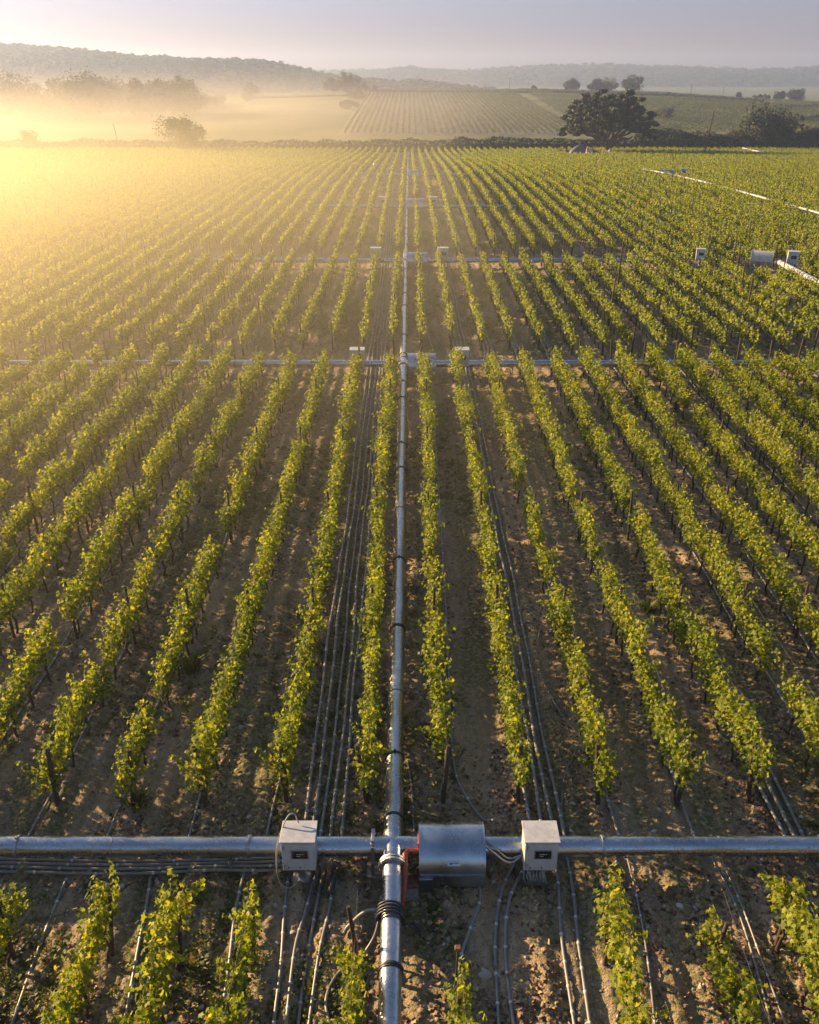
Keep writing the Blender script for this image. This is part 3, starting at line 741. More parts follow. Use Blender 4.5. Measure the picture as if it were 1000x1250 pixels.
def make_elbow():
    t_ = empty('red_pipe', (0, 0, 0))
    g = MB(); pts = [(.40, -.22, .66), (.22, -.22, .66)]
    for a in np.linspace(0, pi / 2, 7): pts.append((.22 - .10 * sin(a), -.32 + .10 * cos(a), .66))
    pts += [(.12, -.55, .60), (.10, -.95, .42), (.06, -1.1, .2), (.06, -1.12, 0)]
    g.tube(pts, .062, 14); g.build('elbow', M['red'], t_)
    g = MB(); g.box((.40, -.02, .52), (.05, .34, .62), bev=.01); g.build('flange', M['red'], t_)
    for z in (.26, .78):
        for y in (-.13, .09):
            g = MB(); g.ring((.372, y, z), (1, 0, 0), .022, .03, 0, 6); g.build('bolt', M['clamp'], t_)
    return t_
def make_block():
    t_ = empty('footing_block', (0, 0, 0))
    g = MB(); g.box((0, 0, .09), (.34, .26, .20), bev=.015); g.build('block', M['redplate'], t_)
    g = MB(); g.box((.01, -.24, .05), (.30, .20, .14), bev=.015); g.build('lower_slab', M['concrete'], t_)
    return t_
drum0, box0, sup0, jnt0, elb0, blk0 = make_drum(), make_box(), make_support(), make_joint(), make_elbow(), make_block()
for o in (drum0, box0, sup0, jnt0, elb0, blk0): remember(o)
used = set()
def place(o, x, y, rz, label, cat, group=None, s=1.0):
    c = o if o.name not in used else copy_tree(o); used.add(o.name)
    c.location = (x, y, tz(x, y)); c.rotation_euler = (0, 0, rz); c.scale = (s, s, s); tag(c, label, cat, group); return c
where = ['on the nearest cross pipe', 'on the second cross pipe', 'on the third cross pipe', 'on the fourth cross pipe', 'on the farthest cross pipe']
for k, c in enumerate(CROSS):
    place(drum0, PX + (1.17 if k < 1 else .98), c, 0, f'silver drum-shaped pump housing {where[k]}, right of the long pipe', 'pump housing', 'drum-shaped pump housings', (1, 1.15, 1.25, 1.5, 1.3)[k])
    place(box0, -2.15 if k < 1 else (-2.75 if k < 3 else -3.1), c - .55, .0, f'grey metal control box {where[k]}, left of the long pipe', 'control box', 'grey control boxes on the cross pipes', (1, 1.15, 1.3, 1.3, 1.2)[k])
    if k < 4: place(box0, 2.55 if k < 1 else 2.75, c - .55, .0, f'grey metal control box {where[k]}, right of the pump housing', 'control box', 'grey control boxes on the cross pipes', (1, 1.15, 1.3, 1.3, 1.2)[k])
    place(sup0, PX - .40, c, 0, f'grey steel strap support {where[k]}, left of the long pipe', 'pipe support', 'steel strap supports')
    place(jnt0, PX, c, 0, f'flanged cross joint where the long pipe meets pipes {where[k]}', 'pipe joint', 'flanged pipe joints')
    if k < 3:
        place(elb0, PX + .12, c - .02, 0, f'red painted pipe elbow between joint and pump housing {where[k]}', 'pipe elbow', 'red pipe elbows')
        place(blk0, PX + .34, c - .52, 0, f'rusty red footing block below the elbow {where[k]}', 'footing block', 'footing blocks')
place(drum0, 27.7, 72.4, -.35, 'silver drum pump housing among vines by the right edge', 'pump housing', 'drum-shaped pump housings', 1.25)['label'] = 'white pump housing among the vines by the right edge pipe'
for c_ in bpy.data.objects[max((o.name for o in col.objects if o.name.startswith('pump_housing')))].children:
    if c_.name.startswith(('cover', 'end_plate')): c_.data = c_.data.copy(); c_.data.materials[0] = M['whitepipe']
bpy.data.objects[max((o.name for o in col.objects if o.name.startswith('pump_housing')))].location.z += .75
drz = 1.0
place(box0, 29.9, 71.8, -.3, 'grey control box just right of the drum among the right edge vines', 'control box', 'grey control boxes on the cross pipes', 1.25).location.z += drz - .6
place(box0, 23.2, 73.5, -.25, 'small grey control box alone among vines, left of the right edge housing', 'control box', 'grey control boxes on the cross pipes', 1.1).location.z += .5
place(drum0, 39.5, 147, -.3, 'low silver pump housing beside the slanting white pipe', 'pump housing', 'drum-shaped pump housings', 1.6)
place(box0, 41.9, 146.5, -.3, 'pale boxy cabinet just right of the housing on the slanting white pipe', 'control box', 'grey control boxes on the cross pipes', 1.4)
place(box0, 46.0, 102.5, -.3, 'dark control box beside the near end of the slanting white pipe', 'control box', 'grey control boxes on the cross pipes', 1.3)
# ------------------------------------------------------------------ hoses
def smooth_path(ctrl, n=10):
    P = [Vector(p) for p in ctrl]; P = [P[0] * 2 - P[1]] + P + [P[-1] * 2 - P[-2]]; out = []
    for i in range(1, len(P) - 2):
        for k in range(n):
            t_ = k / n; a, b, c, d = P[i - 1:i + 3]
            out.append(.5 * ((2 * b) + (c - a) * t_ + (2 * a - 5 * b + 4 * c - d) * t_ ** 2 + (3 * b - a - 3 * c + d) * t_ ** 3))
    out.append(P[-2]); return out
clip_me = {}
def clip_mesh(r):
    if r not in clip_me:
        clip_me[r] = MB().ring((0, 0, 0), (0, 1, 0), r * 1.22, .02, 0, 10).ring((0, 0, 0), (0, 1, 0), r * 1.08, .05, 0, 10).mesh('clip', M['clip'])
    return clip_me[r]
def hose(ctrl, r, label, group='irrigation hoses', clips=.75, mat='hose', n=10, raw=False, name='hose', cat='hose', maxy=45):
    pts = ctrl if raw else smooth_path(ctrl, n); m = MB(); m.tube(pts, r, 8)
    root = empty(name, pts[0]); tag(root, label, cat, group); base = Vector(pts[0])
    m2 = MB(); m2.tube([Vector(p) - base for p in pts], r, 8)
    far_b = m2
    acc = clips * random.random(); cnt = 0
    if clips:
        for a, b in zip(pts[:-1], pts[1:]):
            a = Vector(a); b = Vector(b); L = (b - a).length
            while acc < L:
                q = a + (b - a) * (acc / L)
                if cnt < 95 and q.y < maxy and inview(q.x, q.y, 0, 10, 10):
                    c = link('clip', clip_mesh(r), root, q - base, (b - a).to_track_quat('Y', 'Z').to_euler()); cnt += 1
                elif q.y >= maxy:
                    u = (b - a).normalized() * .05; far_b.tube([q - base - u * .6, q - base + u * .6], r * 1.3, 5, 1)
                acc += clips * random.uniform(.85, 1.15) * (1 if q.y < maxy else 2)
            acc -= L
    far_b.build('tubing', [M[mat], M['clip']], root)
    return root
def line_hose(xs, y0, y1, r, label, wig=.03, **kw):
    ph = random.uniform(0, 6); pts = []; y = y0
    while y < y1:
        x = xs * S + wig * sin(y * .45 + ph) + wig * .5 * sin(y * 1.3 + ph * 2)
        pts.append((x, y, float(gz(np.array(x), np.array(y))) + r + .02)); y += .35 + .012 * y
    # light smoothing of the height so that the hose bridges the clods
    z = [p[2] for p in pts]; z = [max(sum(z[max(0, i - 2):i + 3]) / len(z[max(0, i - 2):i + 3]), z[i] - r) for i in range(len(z))]
    return hose([(p[0], p[1], q) for p, q in zip(pts, z)], r, label, raw=True, **kw)
c0 = CROSS[0]
for q, (xs, g, cnt_) in enumerate([(-1.22, 'left', 1), (-1.09, 'left', 2), (-.96, 'left', 3), (-.84, 'left', 4), (1.53, 'right', 1), (1.67, 'right', 2), (1.80, 'right', 3), (1.93, 'right', 4), (4.64, 'far', 1), (4.77, 'far', 2), (4.90, 'far', 3), (2.56, 'mid', 1), (2.68, 'mid', 2), (2.80, 'mid', 3), (-1.34, 'west', 1), (3.60, 'east', 1), (3.74, 'east', 2)]):
    lab = {'left': f'{nth(cnt_)} from the left of four parallel hoses left of the long pipe', 'right': f'{nth(cnt_)} from the left of four parallel hoses right of the pump housing',
           'far': f'{nth(cnt_)} from the left of three parallel hoses in the far right aisle', 'mid': f'{nth(cnt_)} from the left of three hoses beyond the second cross pipe, third aisle right', 'west': 'fifth outlying hose left of the four parallel hoses by the long pipe', 'east': f'{nth(cnt_)} of two hoses beyond the second cross pipe, fourth aisle right'}[g]
    line_hose(xs, c0 + .25 if g in ('left', 'right', 'far', 'west') else 50.5, 76 if g == 'far' else 150, .040, lab, group='parallel hoses in the aisles')
for xs, y0, y1, lab in [(-1.74, c0 + .2, 46, 'second aisle left of the long pipe'), (-2.72, c0 + .2, 46, 'third aisle left'), (-3.74, c0 + .2, 76, 'fourth aisle left'), (-4.7, c0 + .3, 46, 'fifth aisle left'), (-5.75, c0, 46, 'sixth aisle left'),
                        (-7.7, 17, 76, 'eighth aisle left'), (-9.8, 22, 76, 'tenth aisle left'), (2.56, c0 + .2, 76, 'third aisle right of the long pipe'), (3.56, c0 + .2, 76, 'fourth aisle right'), (5.62, 17, 76, 'sixth aisle right'), (6.6, 19, 76, 'seventh aisle right'), (8.6, 24, 70, 'ninth aisle right'), (3.3 + .35, 51, 110, 'fourth aisle right beyond the second cross pipe'), (4.7, 80, 112, 'fifth aisle right beyond the third cross pipe')]:
    line_hose(xs, y0, y1, .032 if xs > 0 else .028, f'single dark irrigation hose lying in the {lab}', wig=.05, group='single hoses in the aisles', clips=.9)
def G(px, py, dz=.03):
    y = yat(py); x = xat(px, y); return (x, y, float(gz(np.array(x), np.array(y))) + dz)
# hoses in front of the near cross pipe
front = [([(340, 1095), (352, 1062), (345, 1110), (345, 1180), (335, 1262)], 'outermost of four black hoses falling away below the left control box'),]
def gp(lst, r=.03): return [G(a, b, r + .012) for a, b in lst]
F_ = [([(352, 1068), (347, 1120), (343, 1180), (332, 1265)], 'leftmost of four black hoses below the left control box'),
      ([(385, 1070), (372, 1115), (360, 1160), (348, 1265)], 'second from left of four black hoses below the left control box'),
      ([(393, 1072), (384, 1115), (372, 1180), (362, 1265)], 'third from left of four black hoses below the left control box'),
      ([(405, 1050), (404, 1100), (390, 1165), (375, 1265)], 'greyish rightmost of four hoses below the left control box'),
      ([(628, 1055), (612, 1090), (605, 1150), (610, 1265)], 'black hose running down left of the right control box pair'),
      ([(640, 1062), (622, 1100), (617, 1160), (628, 1265)], 'black hose running down just left of the right control box foot'),
      ([(676, 1040), (681, 1080), (686, 1150), (703, 1265)], 'slate hose leading down right of the right control box'),
      ([(692, 1040), (700, 1090), (706, 1150), (722, 1265)], 'second slate hose right of the right control box'),
      ([(765, 1045), (778, 1100), (790, 1170), (800, 1265)], 'single thin hose beside the lower right vine row'),
      ([(868, 1045), (895, 1100), (920, 1170), (945, 1265)], 'pale thin hose beneath the sparse lower right vines'),
      ([(882, 1055), (905, 1110), (932, 1180), (962, 1265)], 'thin dark hose next to the sparse lower right vines'),
      ([(90, 1050), (70, 1100), (45, 1160), (10, 1265)], 'dark hose beside the leftmost vine row below the cross pipe'),
      ([(186, 1050), (180, 1100), (168, 1165), (150, 1265)], 'dark hose beside the second vine row below the cross pipe'),
      ([(302, 1050), (288, 1110), (280, 1180), (268, 1265)], 'dark hose beside the third vine row below the cross pipe'),
      ([(584, 1078), (586, 1100), (574, 1135), (562, 1170), (558, 1205)], 'dark green cable curving down from the drum housing corner')]
for l, lab in F_: hose(gp(l), .032 if 'thin' not in lab else .02, lab, 'hoses below the nearest cross pipe', clips=.55)
for k, (yo, lab) in enumerate([(.10, 'uppermost'), (0, 'second'), (-.10, 'third'), (-.22, 'lowest')]):
    pts = [(-13, c0 + yo - .05 * k, .06), (-9, c0 + yo + .03, .06), (-6, c0 + yo - .04, .07), (-4, c0 + yo + .02 * k, .06), (-2.9, c0 + yo + .05, .06), (-2.2, c0 + yo + .1, .05)]
    hose(pts, .03, f'{lab} of the black hoses lying along under the nearest cross pipe', 'black hoses along the nearest cross pipe', clips=1.1)
# looping hose from the aisle right of the pipe to the pump housing, with bends
hose([G(603, 1012, .25), G(590, 1000, .1), G(570, 975), G(556, 940), G(550, 880), G(547, 800), G(542, 700), G(536, 600), G(530, 520), G(527, 470)], .03, 'dark hose winding up the aisle from pump housing to second cross pipe', None, clips=.8, n=16)
hose([G(527, 452), G(529, 430), G(522, 405), G(518, 370), G(521, 345), G(514, 322)], .03, 'wavy pale hose beyond the second cross pipe by the long pipe', None, clips=.8, n=16, maxy=20)
hose([G(514, 312), G(512, 295), G(515, 275), G(509, 256), G(507, 235), G(510, 215)], .04, 'wavy pale hose beyond the third cross pipe', None, clips=.8, n=12, maxy=20)
hose([G(666, 740), G(656, 790), G(662, 830), G(690, 880), G(707, 905), G(690, 945), G(686, 985), G(690, 1010)], .016, 'thin black hose curling across the aisle right of the four hoses', None, clips=2.2, n=12)
hose([G(506, 1035, .1), G(505, 1000), G(503, 965), G(498, 930)], .02, 'short dark hose just right of the long pipe above the joint', None, clips=.8)
hose([G(405, 1262), G(398, 1225), G(408, 1195), G(425, 1180)], .028, 'grey hose curling beneath the vine left of the long pipe', None, clips=0)
# cable wound on the long pipe
cy0 = yat(1118, PZ)
root = empty('coiled_hose', (PX, cy0, 0)); tag(root, 'black hose wound four times round the long pipe below the joint', 'coiled hose')
g = MB(); pts = []
for k in range(97):
    a = 2 * pi * k / 24; rr = PR + .035 + .05 * (sin(k * .26) > .2) * abs(sin(k * .13)); pts.append((rr * cos(a) * 1.03, -.14 + .28 * k / 96 + .02 * sin(a), PZ + rr * sin(a)))
g.tube(pts, .024, 8); g.build('coil', M['darkrubber'], root)
g = MB(); g.tube(smooth_path([(PR + .02, -.1, PZ), (PR + .22, -.12, .35), (PR + .34, .02, .1), (PR + .2, .22, .07), (PR - .02, .15, .1), (.1, -.05, .08)], 8), .02, 8); g.build('slack_loop', M['darkrubber'], root)
g = MB(); g.tube(smooth_path([(-PR - .03, .12, PZ), (-PR - .3, .2, .42), (-PR - .62, .14, .1), (-PR - .7, .0, .06)], 8), .04, 10); g.build('upper_tail', M['hose'], root)
g = MB(); g.tube(smooth_path([(-PR - .03, -.1, PZ), (-PR - .14, -.3, .3), (-PR - .42, -.62, .08), (-PR - .62, -.9, .06)], 8), .028, 8); g.build('lower_tail', M['hose'], root)
# small cables at the two near control boxes
bx = -2.15; by = c0 - .55
root = empty('looped_cable', (bx, by, 0)); tag(root, 'thin pale cable looping from the left control box top to the ground', 'cable')
g = MB(); g.tube(smooth_path([(-.02, .42, 1.30), (-.12, .55, 1.42), (-.26, .45, 1.38), (-.42, .15, 1.0), (-.44, 0, .6), (-.42, -.02, .25), (-.30, -.05, .08), (-.12, .0, .07), (-.02, .1, .3)], 9), .013, 6); g.build('cable', M['cable'], root)
root = empty('flex_conduit', (1.5, c0, 0)); tag(root, 'pale ribbed conduit from pump housing to the right control box', 'conduit')
g = MB(); g.tube(smooth_path([(-.03, -.2, .8), (.15, -.26, .66), (.42, -.34, .48), (.62, -.3, .5), (.85, -.1, .62)], 8), .028, 8); g.tube(smooth_path([(-.03, -.1, .85), (.2, -.22, .72), (.45, -.28, .52), (.7, -.24, .55)], 8), .02, 8); g.build('conduit', M['galv'], root)
root = empty('cable_bundle', (2.4, by - .02, 0)); tag(root, 'tangle of grey spring cables hanging under the right control box', 'cables')
for k in range(7):
    g = MB(); x0 = -.12 + k * .055; g.tube(smooth_path([(x0, .15, .5), (x0 - .05 + .01 * k, -.05, .36), (x0 + .05, -.06, .2), (x0 + .10, .02, .12), (x0 + .02, .1, .3)], 6), .011, 5); g.build('cable_loop', M['galv'], root)
root = empty('cable_bundle', (-2.0, by + .1, 0)); tag(root, 'black hose tangle on the soil behind the left control box foot', 'cables')
for k in range(5):
    g = MB(); x0 = .05 + k * .12; g.tube(smooth_path([(x0, .35, .12), (x0 + .05, .1, .2), (x0 - .02, -.15, .15), (x0 - .05, -.3, .06)], 6), .024, 6); g.build('cable_loop', M['darkrubber'], root)
# pale cable rising at the drum housings, clutter at the second station
c1 = CROSS[1]
hose([(.95, c1 + .2, .4), (1.5, c1 - .6, .05), (1.9, c1 - 1.0, .05), (2.6, c1 + .1, .3)], .03, 'black hose looped between the pump housing and box on second cross pipe', None, clips=0)
hose([(.2, c1 - .7, .05), (.3, c1 - 2.2, .06), (.42, c1 - 3.6, .06), (.2, c1 - 5.0, .06), (.1, c1 - 8.6, .06)], .02, 'thin dark hose hanging back from the second pump housing', None, clips=0)
# stake of the young vine and scrap pieces
y = yat(1215); x = xat(552, y)
root = empty('vine_stake', (.75, 10.0, 0)); tag(root, 'thin stake with a small reddish cap above the short lower vine', 'stake')
g = MB(); g.tube([(0, 0, -.1), (.03, 0, 1.75)], .02, 7); g.build('stick', M['post'], root); g = MB(); g.box((.03, 0, 1.78), (.10, .09, .06), bev=.01); g.build('cap', M['redplate'], root)
for px, py, s_, lab in [(661, 1147, .16, 'largest pale stone lying on soil in the lower left aisle'), (414, 1124, .0, ''), (264, 1146, .13, 'pale rounded stone between second and third lower left rows'), (166, 1124, .09, 'small white stone near the second lower left row')]:
    if s_:
        g = stone_mesh(px); p = G(px if px != 661 else 262, py, .01); o = link('stone', g, None, p); o.scale = (s_ * 14, s_ * 13, s_ * 12)
        if px == 661: o.location = G(592, 1190, .01); o['x'] = 1; tag(o, 'pale stone on the bare soil below the drum housing', 'stone'); del o['x']
        else: tag(o, lab, 'stone')
p = G(457 + 0, 212, 0)
root = empty('marker_ball', (xat(458, 150, 1.5), 150, tz(0, 150))); tag(root, 'small round white ball on a stick above the distant vines', 'marker')
g = MB()
for k in range(10):
    pass
vv = []; 
for i_ in range(9):
    a = pi * i_ / 8 - pi / 2; vv.append(((0, 0, 2.1 + .33 * sin(a)), max(.33 * cos(a), .003)))
g.tube([v[0] for v in vv], [v[1] for v in vv], 16); g.build('ball', M['whitepipe'], root); g = MB(); g.tube([(0, 0, -.1), (0, 0, 1.8)], .03, 6); g.build('stick', M['post'], root)

# ------------------------------------------------------------------ trees
def clump_leaves(centres, radii, n_per, size, seed, shell=.55, flat=1.0):
    r = np.random.default_rng(seed); P = []; N = []
    for c, rad in zip(centres, radii):
        d = r.normal(0, 1, (n_per, 3)); d /= np.linalg.norm(d, axis=1, keepdims=True)
        q = d * (shell + (1 - shell) * r.random((n_per, 1)) ** .6) * (1 + .14 * r.normal(0, 1, (n_per, 1))) * rad; q[:, 2] *= flat
        P.append(c + q); N.append(d + r.normal(0, .55, (n_per, 3)) + [0, 0, .25])
    P = np.concatenate(P); N = np.concatenate(N); n = len(P)
    V, F = scatter_mesh(CARD_V, CARD_F, rot_from(N, r.uniform(0, 6.28, n)), P, size * r.uniform(.6, 1.35, n))
    return V, F, np.repeat(r.random(n), len(CARD_V))
def tree(name, label, x, y, w, h, leaf='tree_leaf', seed=0, ncl=26, nper=110, size=.6, trunk_h=.25, group=None, shape='round', cat='tree'):
    r = np.random.default_rng(seed); root = empty(name, (x, y, tz(x, y) - .1)); tag(root, label, cat, group)
    C = []; Rd = []; sc_ = 1.12
    lop = r.normal(0, .10, 2) * w
    for k in range(ncl):
        d = r.normal(0, 1, 3); d /= np.linalg.norm(d); d[2] = d[2] if shape != 'round' else d[2]
        rr = r.random() ** .45
        if shape == 'cone': 
            t_ = r.random() ** 1.3; a = r.uniform(0, 6.28); c = np.array([cos(a) * w * .36 * (1 - t_), sin(a) * w * .36 * (1 - t_), h * (.1 + .85 * t_)]); rad = w * (.20 * (1 - t_) + .06)
        else:
            c = np.array([d[0] * rr * w * .36, d[1] * rr * w * .36, h * (trunk_h + (1 - trunk_h) * .5) + d[2] * rr * h * (1 - trunk_h) * .36]); rad = r.uniform(.10, .25) * min(w, h * 1.2) * sc_; c = c * [sc_, sc_, 1]
        if shape != 'cone': c[:2] += lop * (c[2] / h - .4); c[2] *= 1 + .18 * math.sin(3 * math.atan2(c[1], c[0]) + seed)
        C.append(c); Rd.append(rad)
    V, F, rn = clump_leaves(C, Rd, nper, size, seed + 5)
    V[:, 2] = np.maximum(V[:, 2], .05)
    m = MB(); tw = w * .035 + .1
    m.tube([(0, 0, -.3), (0, 0, h * trunk_h * .8), (w * .02, 0, h * .55)], [tw * 1.3, tw, tw * .5], 8)
    for k in range(min(7, ncl)): m.tube([(0, 0, h * trunk_h * .8), tuple(np.array(C[k]) * [.5, .5, .75]), tuple(C[k])], [tw * .5, tw * .3, tw * .12], 5)
    m.build('trunk', M['oak_bark'], root)
    link('crown', np_mesh('crown', V, F, M[leaf], rnd=rn), root)
    return root

def oak():
    y = 240; x = xat(740, 240, -4); root = empty('oak_tree', (x, y, tz(x, y) - .1)); tag(root, 'large spreading dark oak with open branching crown at far edge of vineyard', 'tree'); root.scale = (1.0, 1.0, 1.06)
    r = random.Random(12); m = MB()
    m.tube([(0, 0, -.4), (-.15, 0, .6), (.05, 0, 1.9), (.15, 0, 3.0)], [1.5, .95, .80, .9], 12)
    tips = []; tries = 0
    while len(tips) < 170 and tries < 9000:
        tries += 1
        az = r.uniform(0, 2 * pi); el = math.asin(r.uniform(-.02, 1)); k = r.uniform(.72, 1.0) if r.random() < .86 else r.uniform(.45, .72)
        p = Vector((cos(az) * cos(el) * 12.0 * k, sin(az) * cos(el) * 11 * k, 6.3 + sin(el) * 7.6 * k - .9 * (1 - sin(el)) * k))
        if p.z > 13.2: p.z = 13.2
        p.z += .5 * sin(az * 5 + 1) + .4 * sin(az * 3)
        if all((p - q).length > 1.5 for q in tips): tips.append(p)
    limbs = []
    for k in range(17):
        az = 2 * pi * k / 17 * 2.03 + r.uniform(-.2, .2); el = (.25, .6, 1.0, .42, .8)[k % 5] + r.uniform(-.08, .08); L = r.uniform(5.6, 6.8)
        e = Vector((cos(az) * cos(el) * L * 1.12, sin(az) * cos(el) * L, 3.2 + sin(el) * L * .95)); limbs.append(e)
        s0 = Vector((.15 + .35 * cos(az), .35 * sin(az), 2.4 + r.uniform(-.4, .5)))
        pts = [s0]
        for t_ in (.25, .5, .75): pts.append(s0.lerp(e, t_) + Vector((r.uniform(-.45, .45), r.uniform(-.45, .45), .9 * sin(t_ * pi) * (-.5 if el > .7 else .55) + r.uniform(-.25, .25))))
        pts.append(e); m.tube(smooth_path(pts, 4), [.46 - .30 * q / 16 for q in range(17)], 7, caps=False)
    for p in tips:
        e = min(limbs, key=lambda q: (q - p).length + .3 * abs(q.z - p.z)); md_ = e.lerp(p, .5) + Vector((r.uniform(-.5, .5), r.uniform(-.5, .5), r.uniform(-.2, .5)))
        m.tube([e.lerp(Vector((0, 0, 4)), .12), md_, p], [.17, .11, .04], 5, caps=False)
    m.build('trunk', M['oak_bark'], root)
    T = np.array([tuple(p) for p in tips]); Rd = np.array([r.uniform(.85, 1.35) for _ in T])
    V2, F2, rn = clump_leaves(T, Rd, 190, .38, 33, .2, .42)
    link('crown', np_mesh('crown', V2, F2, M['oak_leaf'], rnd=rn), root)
oak()
def at_px(px, y, zoff=0): return xat(px, y, tz(xat(px, y, -2), y) + zoff)
TREES = [ # px, y, w, h, leaf, label, shape, size
    (227, 251, 12.5, 9.8, 'tree_leaf', 'lone round bushy tree on the left far edge of vineyard, in mist', 'round', .42),
    (40, 252, 8, 5.5, 'tree_leaf', 'faint low shrub at the far left edge, almost lost in mist', 'round', .4),
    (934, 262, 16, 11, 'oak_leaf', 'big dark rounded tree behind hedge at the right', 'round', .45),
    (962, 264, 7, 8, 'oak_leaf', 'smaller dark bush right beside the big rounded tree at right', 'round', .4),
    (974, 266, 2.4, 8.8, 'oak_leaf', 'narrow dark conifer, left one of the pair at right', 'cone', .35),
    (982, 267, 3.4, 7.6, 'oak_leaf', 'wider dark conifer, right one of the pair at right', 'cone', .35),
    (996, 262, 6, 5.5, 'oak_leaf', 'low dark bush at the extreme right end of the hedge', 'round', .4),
    (307, 610, 10, 8, 'tree_leaf', 'lone small round tree on the pale hillside meadow', 'round', .7),
    (303, 560, 8.5, 5, 'tree_leaf', 'low bush just below the lone hillside tree', 'round', .7),
    (265, 520, 14, 5.5, 'tree_leaf', 'bushes where the misty treeline ends on the meadow', 'round', .8),
    (425, 640, 18, 11, 'tree_leaf', 'larger round tree of the pair left of the hillside vineyard', 'round', .8),
    (406, 645, 12, 8, 'tree_leaf', 'smaller dark tree left in the pair by the hillside vineyard', 'round', .8),
    (446, 642, 7, 5, 'tree_leaf', 'low shrub right of the hillside tree pair', 'round', .6),
    (457, 644, 5, 4, 'tree_leaf', 'second smaller shrub right of the hillside tree pair', 'round', .6),
    (435, 560, 14, 5, 'tree_leaf', 'scrubby bush at the left edge of hillside vineyard', 'round', .7),
    (425, 480, 12, 4, 'tree_leaf', 'low scrub below hillside vineyard edge', 'round', .7),
    (697, 652, 14, 6.8, 'oak_leaf', 'dark round tree alone on the ridge left of the oak top', 'round', .8),
    (727, 650, 14, 7, 'oak_leaf', 'dark tree on the ridge behind the oak, left of three', 'round', .8),
    (743, 650, 13, 7.5, 'pale_leaf', 'pale dry-leaved tree on the ridge, middle of three behind oak', 'round', .8),
    (771, 642, 20, 9.5, 'oak_leaf', 'tall dark tree on the ridge, right of three behind the oak', 'round', .8),
    (812, 420, 9, 5.5, 'tree_leaf', 'olive bush on the slope right of the large oak', 'round', .6),
    (901, 650, 5.5, 4, 'oak_leaf', 'smallest round bush alone on the right ridge', 'round', .6),
    (925, 650, 8, 3.2, 'oak_leaf', 'low wide bush on right ridge, first of the bush line', 'round', .6),
    (936, 650, 6, 3.4, 'tree_leaf', 'second bush of the right ridge bush line, paler', 'round', .6),
    (951, 650, 11, 5, 'oak_leaf', 'third and widest bush in right ridge line', 'round', .6),
    (971, 648, 14, 8.5, 'oak_leaf', 'tall dark round tree on the right end of the ridge', 'round', .8),
    (652, 655, 5, 2.5, 'oak_leaf', 'tiny dark bush on the skyline ridge right of centre', 'round', .5)]
for k, (px, y, w, h, leaf, lab, shp, sz) in enumerate(TREES):
    tree('tree' if h > 5.2 else 'bush', lab, at_px(px, y), y, w, h, leaf, 40 + k, (44 if px == 934 else 26) if w > 8 else 14, (240 if px in (934, 227) else 170) if w > 8 else 110, sz * .62 if y > 300 else sz * .9, 0.03, None, shp, 'tree' if h > 5.2 else 'bush')
L2 = [(-25, 470, 26, 16), (8, 440, 20, 15.5), (38, 450, 22, 16.5), (70, 445, 18, 15), (98, 430, 22, 17.5), (122, 455, 20, 17), (148, 470, 18, 14), (172, 440, 15, 15), (192, 450, 14, 16), (212, 455, 16, 16.5), (228, 470, 16, 14), (242, 500, 12, 7)]
LN = ['leftmost, cut by the frame', 'second from left', 'third from left', 'fourth from left', 'fifth from left, with the tallest crown', 'sixth from left', 'seventh from left', 'eighth from left', 'ninth from left', 'tenth from left', 'eleventh from left', 'rightmost and lowest']
for k, (px, y, w, h) in enumerate(L2):
    tree('tree', f'misty pale tree in the left treeline, {LN[k]}', at_px(px, y), y, w, h, 'tree_leaf', 90 + k, 34, 210, .7, .05, 'misty trees behind the left vineyard edge')

# hedges
def hedge(x0, x1, y0, y1, h, w, label, leaf='hedge_leaf', seed=1, dens=60, size=.42):
    r = np.random.default_rng(seed); L = math.hypot(x1 - x0, y1 - y0); n = int(L * dens * max(.6, h / 2.4))
    s = r.random(n); x = x0 + (x1 - x0) * s; y = y0 + (y1 - y0) * s
    top = h * (.62 + .6 * fbm(s * L * .16, s * 0 + seed, 4, 8))
    a = r.uniform(-.15 * pi, 1.15 * pi, n); k = .8 + .2 * r.random(n)
    P = np.stack([x, y + np.cos(a) * w / 2 * k, terrain(x, y) + np.maximum(.05, np.sin(a) * .9 * k + .1) * top], 1)
    N = np.stack([r.normal(0, .5, n), np.cos(a), np.maximum(np.sin(a), 0) + .2], 1) + r.normal(0, .4, (n, 3))
    V, F = scatter_mesh(CARD_V, CARD_F, rot_from(N, r.uniform(0, 6, n)), P, size * r.uniform(.6, 1.5, n))
    root = empty('hedge', (x0, y0, tz(x0, y0))); tag(root, label, 'hedge')
    V = V - np.array([x0, y0, tz(x0, y0)])
    link('foliage', np_mesh('foliage', V, F, M[leaf], rnd=np.repeat(r.random(n), len(CARD_V))), root)
    m = MB()      # woody core
    k = max(2, int(L / 8)); pts = [(x0 + (x1 - x0) * i / k, y0 + (y1 - y0) * i / k) for i in range(k + 1)]
    m.tube([(a_ - x0, b_ - y0, tz(a_, b_) - tz(x0, y0) + h * .25) for a_, b_ in pts], h * .28, 6); m.build('stems', M['bark'], root)
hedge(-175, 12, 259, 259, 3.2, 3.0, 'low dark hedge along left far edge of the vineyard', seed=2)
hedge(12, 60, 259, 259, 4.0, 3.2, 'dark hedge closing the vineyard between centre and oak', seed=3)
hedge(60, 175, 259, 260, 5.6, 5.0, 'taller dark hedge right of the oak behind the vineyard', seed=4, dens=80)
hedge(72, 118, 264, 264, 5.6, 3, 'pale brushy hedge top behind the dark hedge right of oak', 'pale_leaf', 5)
hedge(xat(660, 620), xat(918, 600), 622, 596, 2.0, 2.5, 'thin dark hedge line crossing the right hillside', seed=6, size=.7, dens=12)
hedge(xat(952, 520), xat(1030, 560), 510, 560, 2.0, 2.5, 'short dark hedge rising at the far right of hillside', seed=7, size=.7, dens=12)
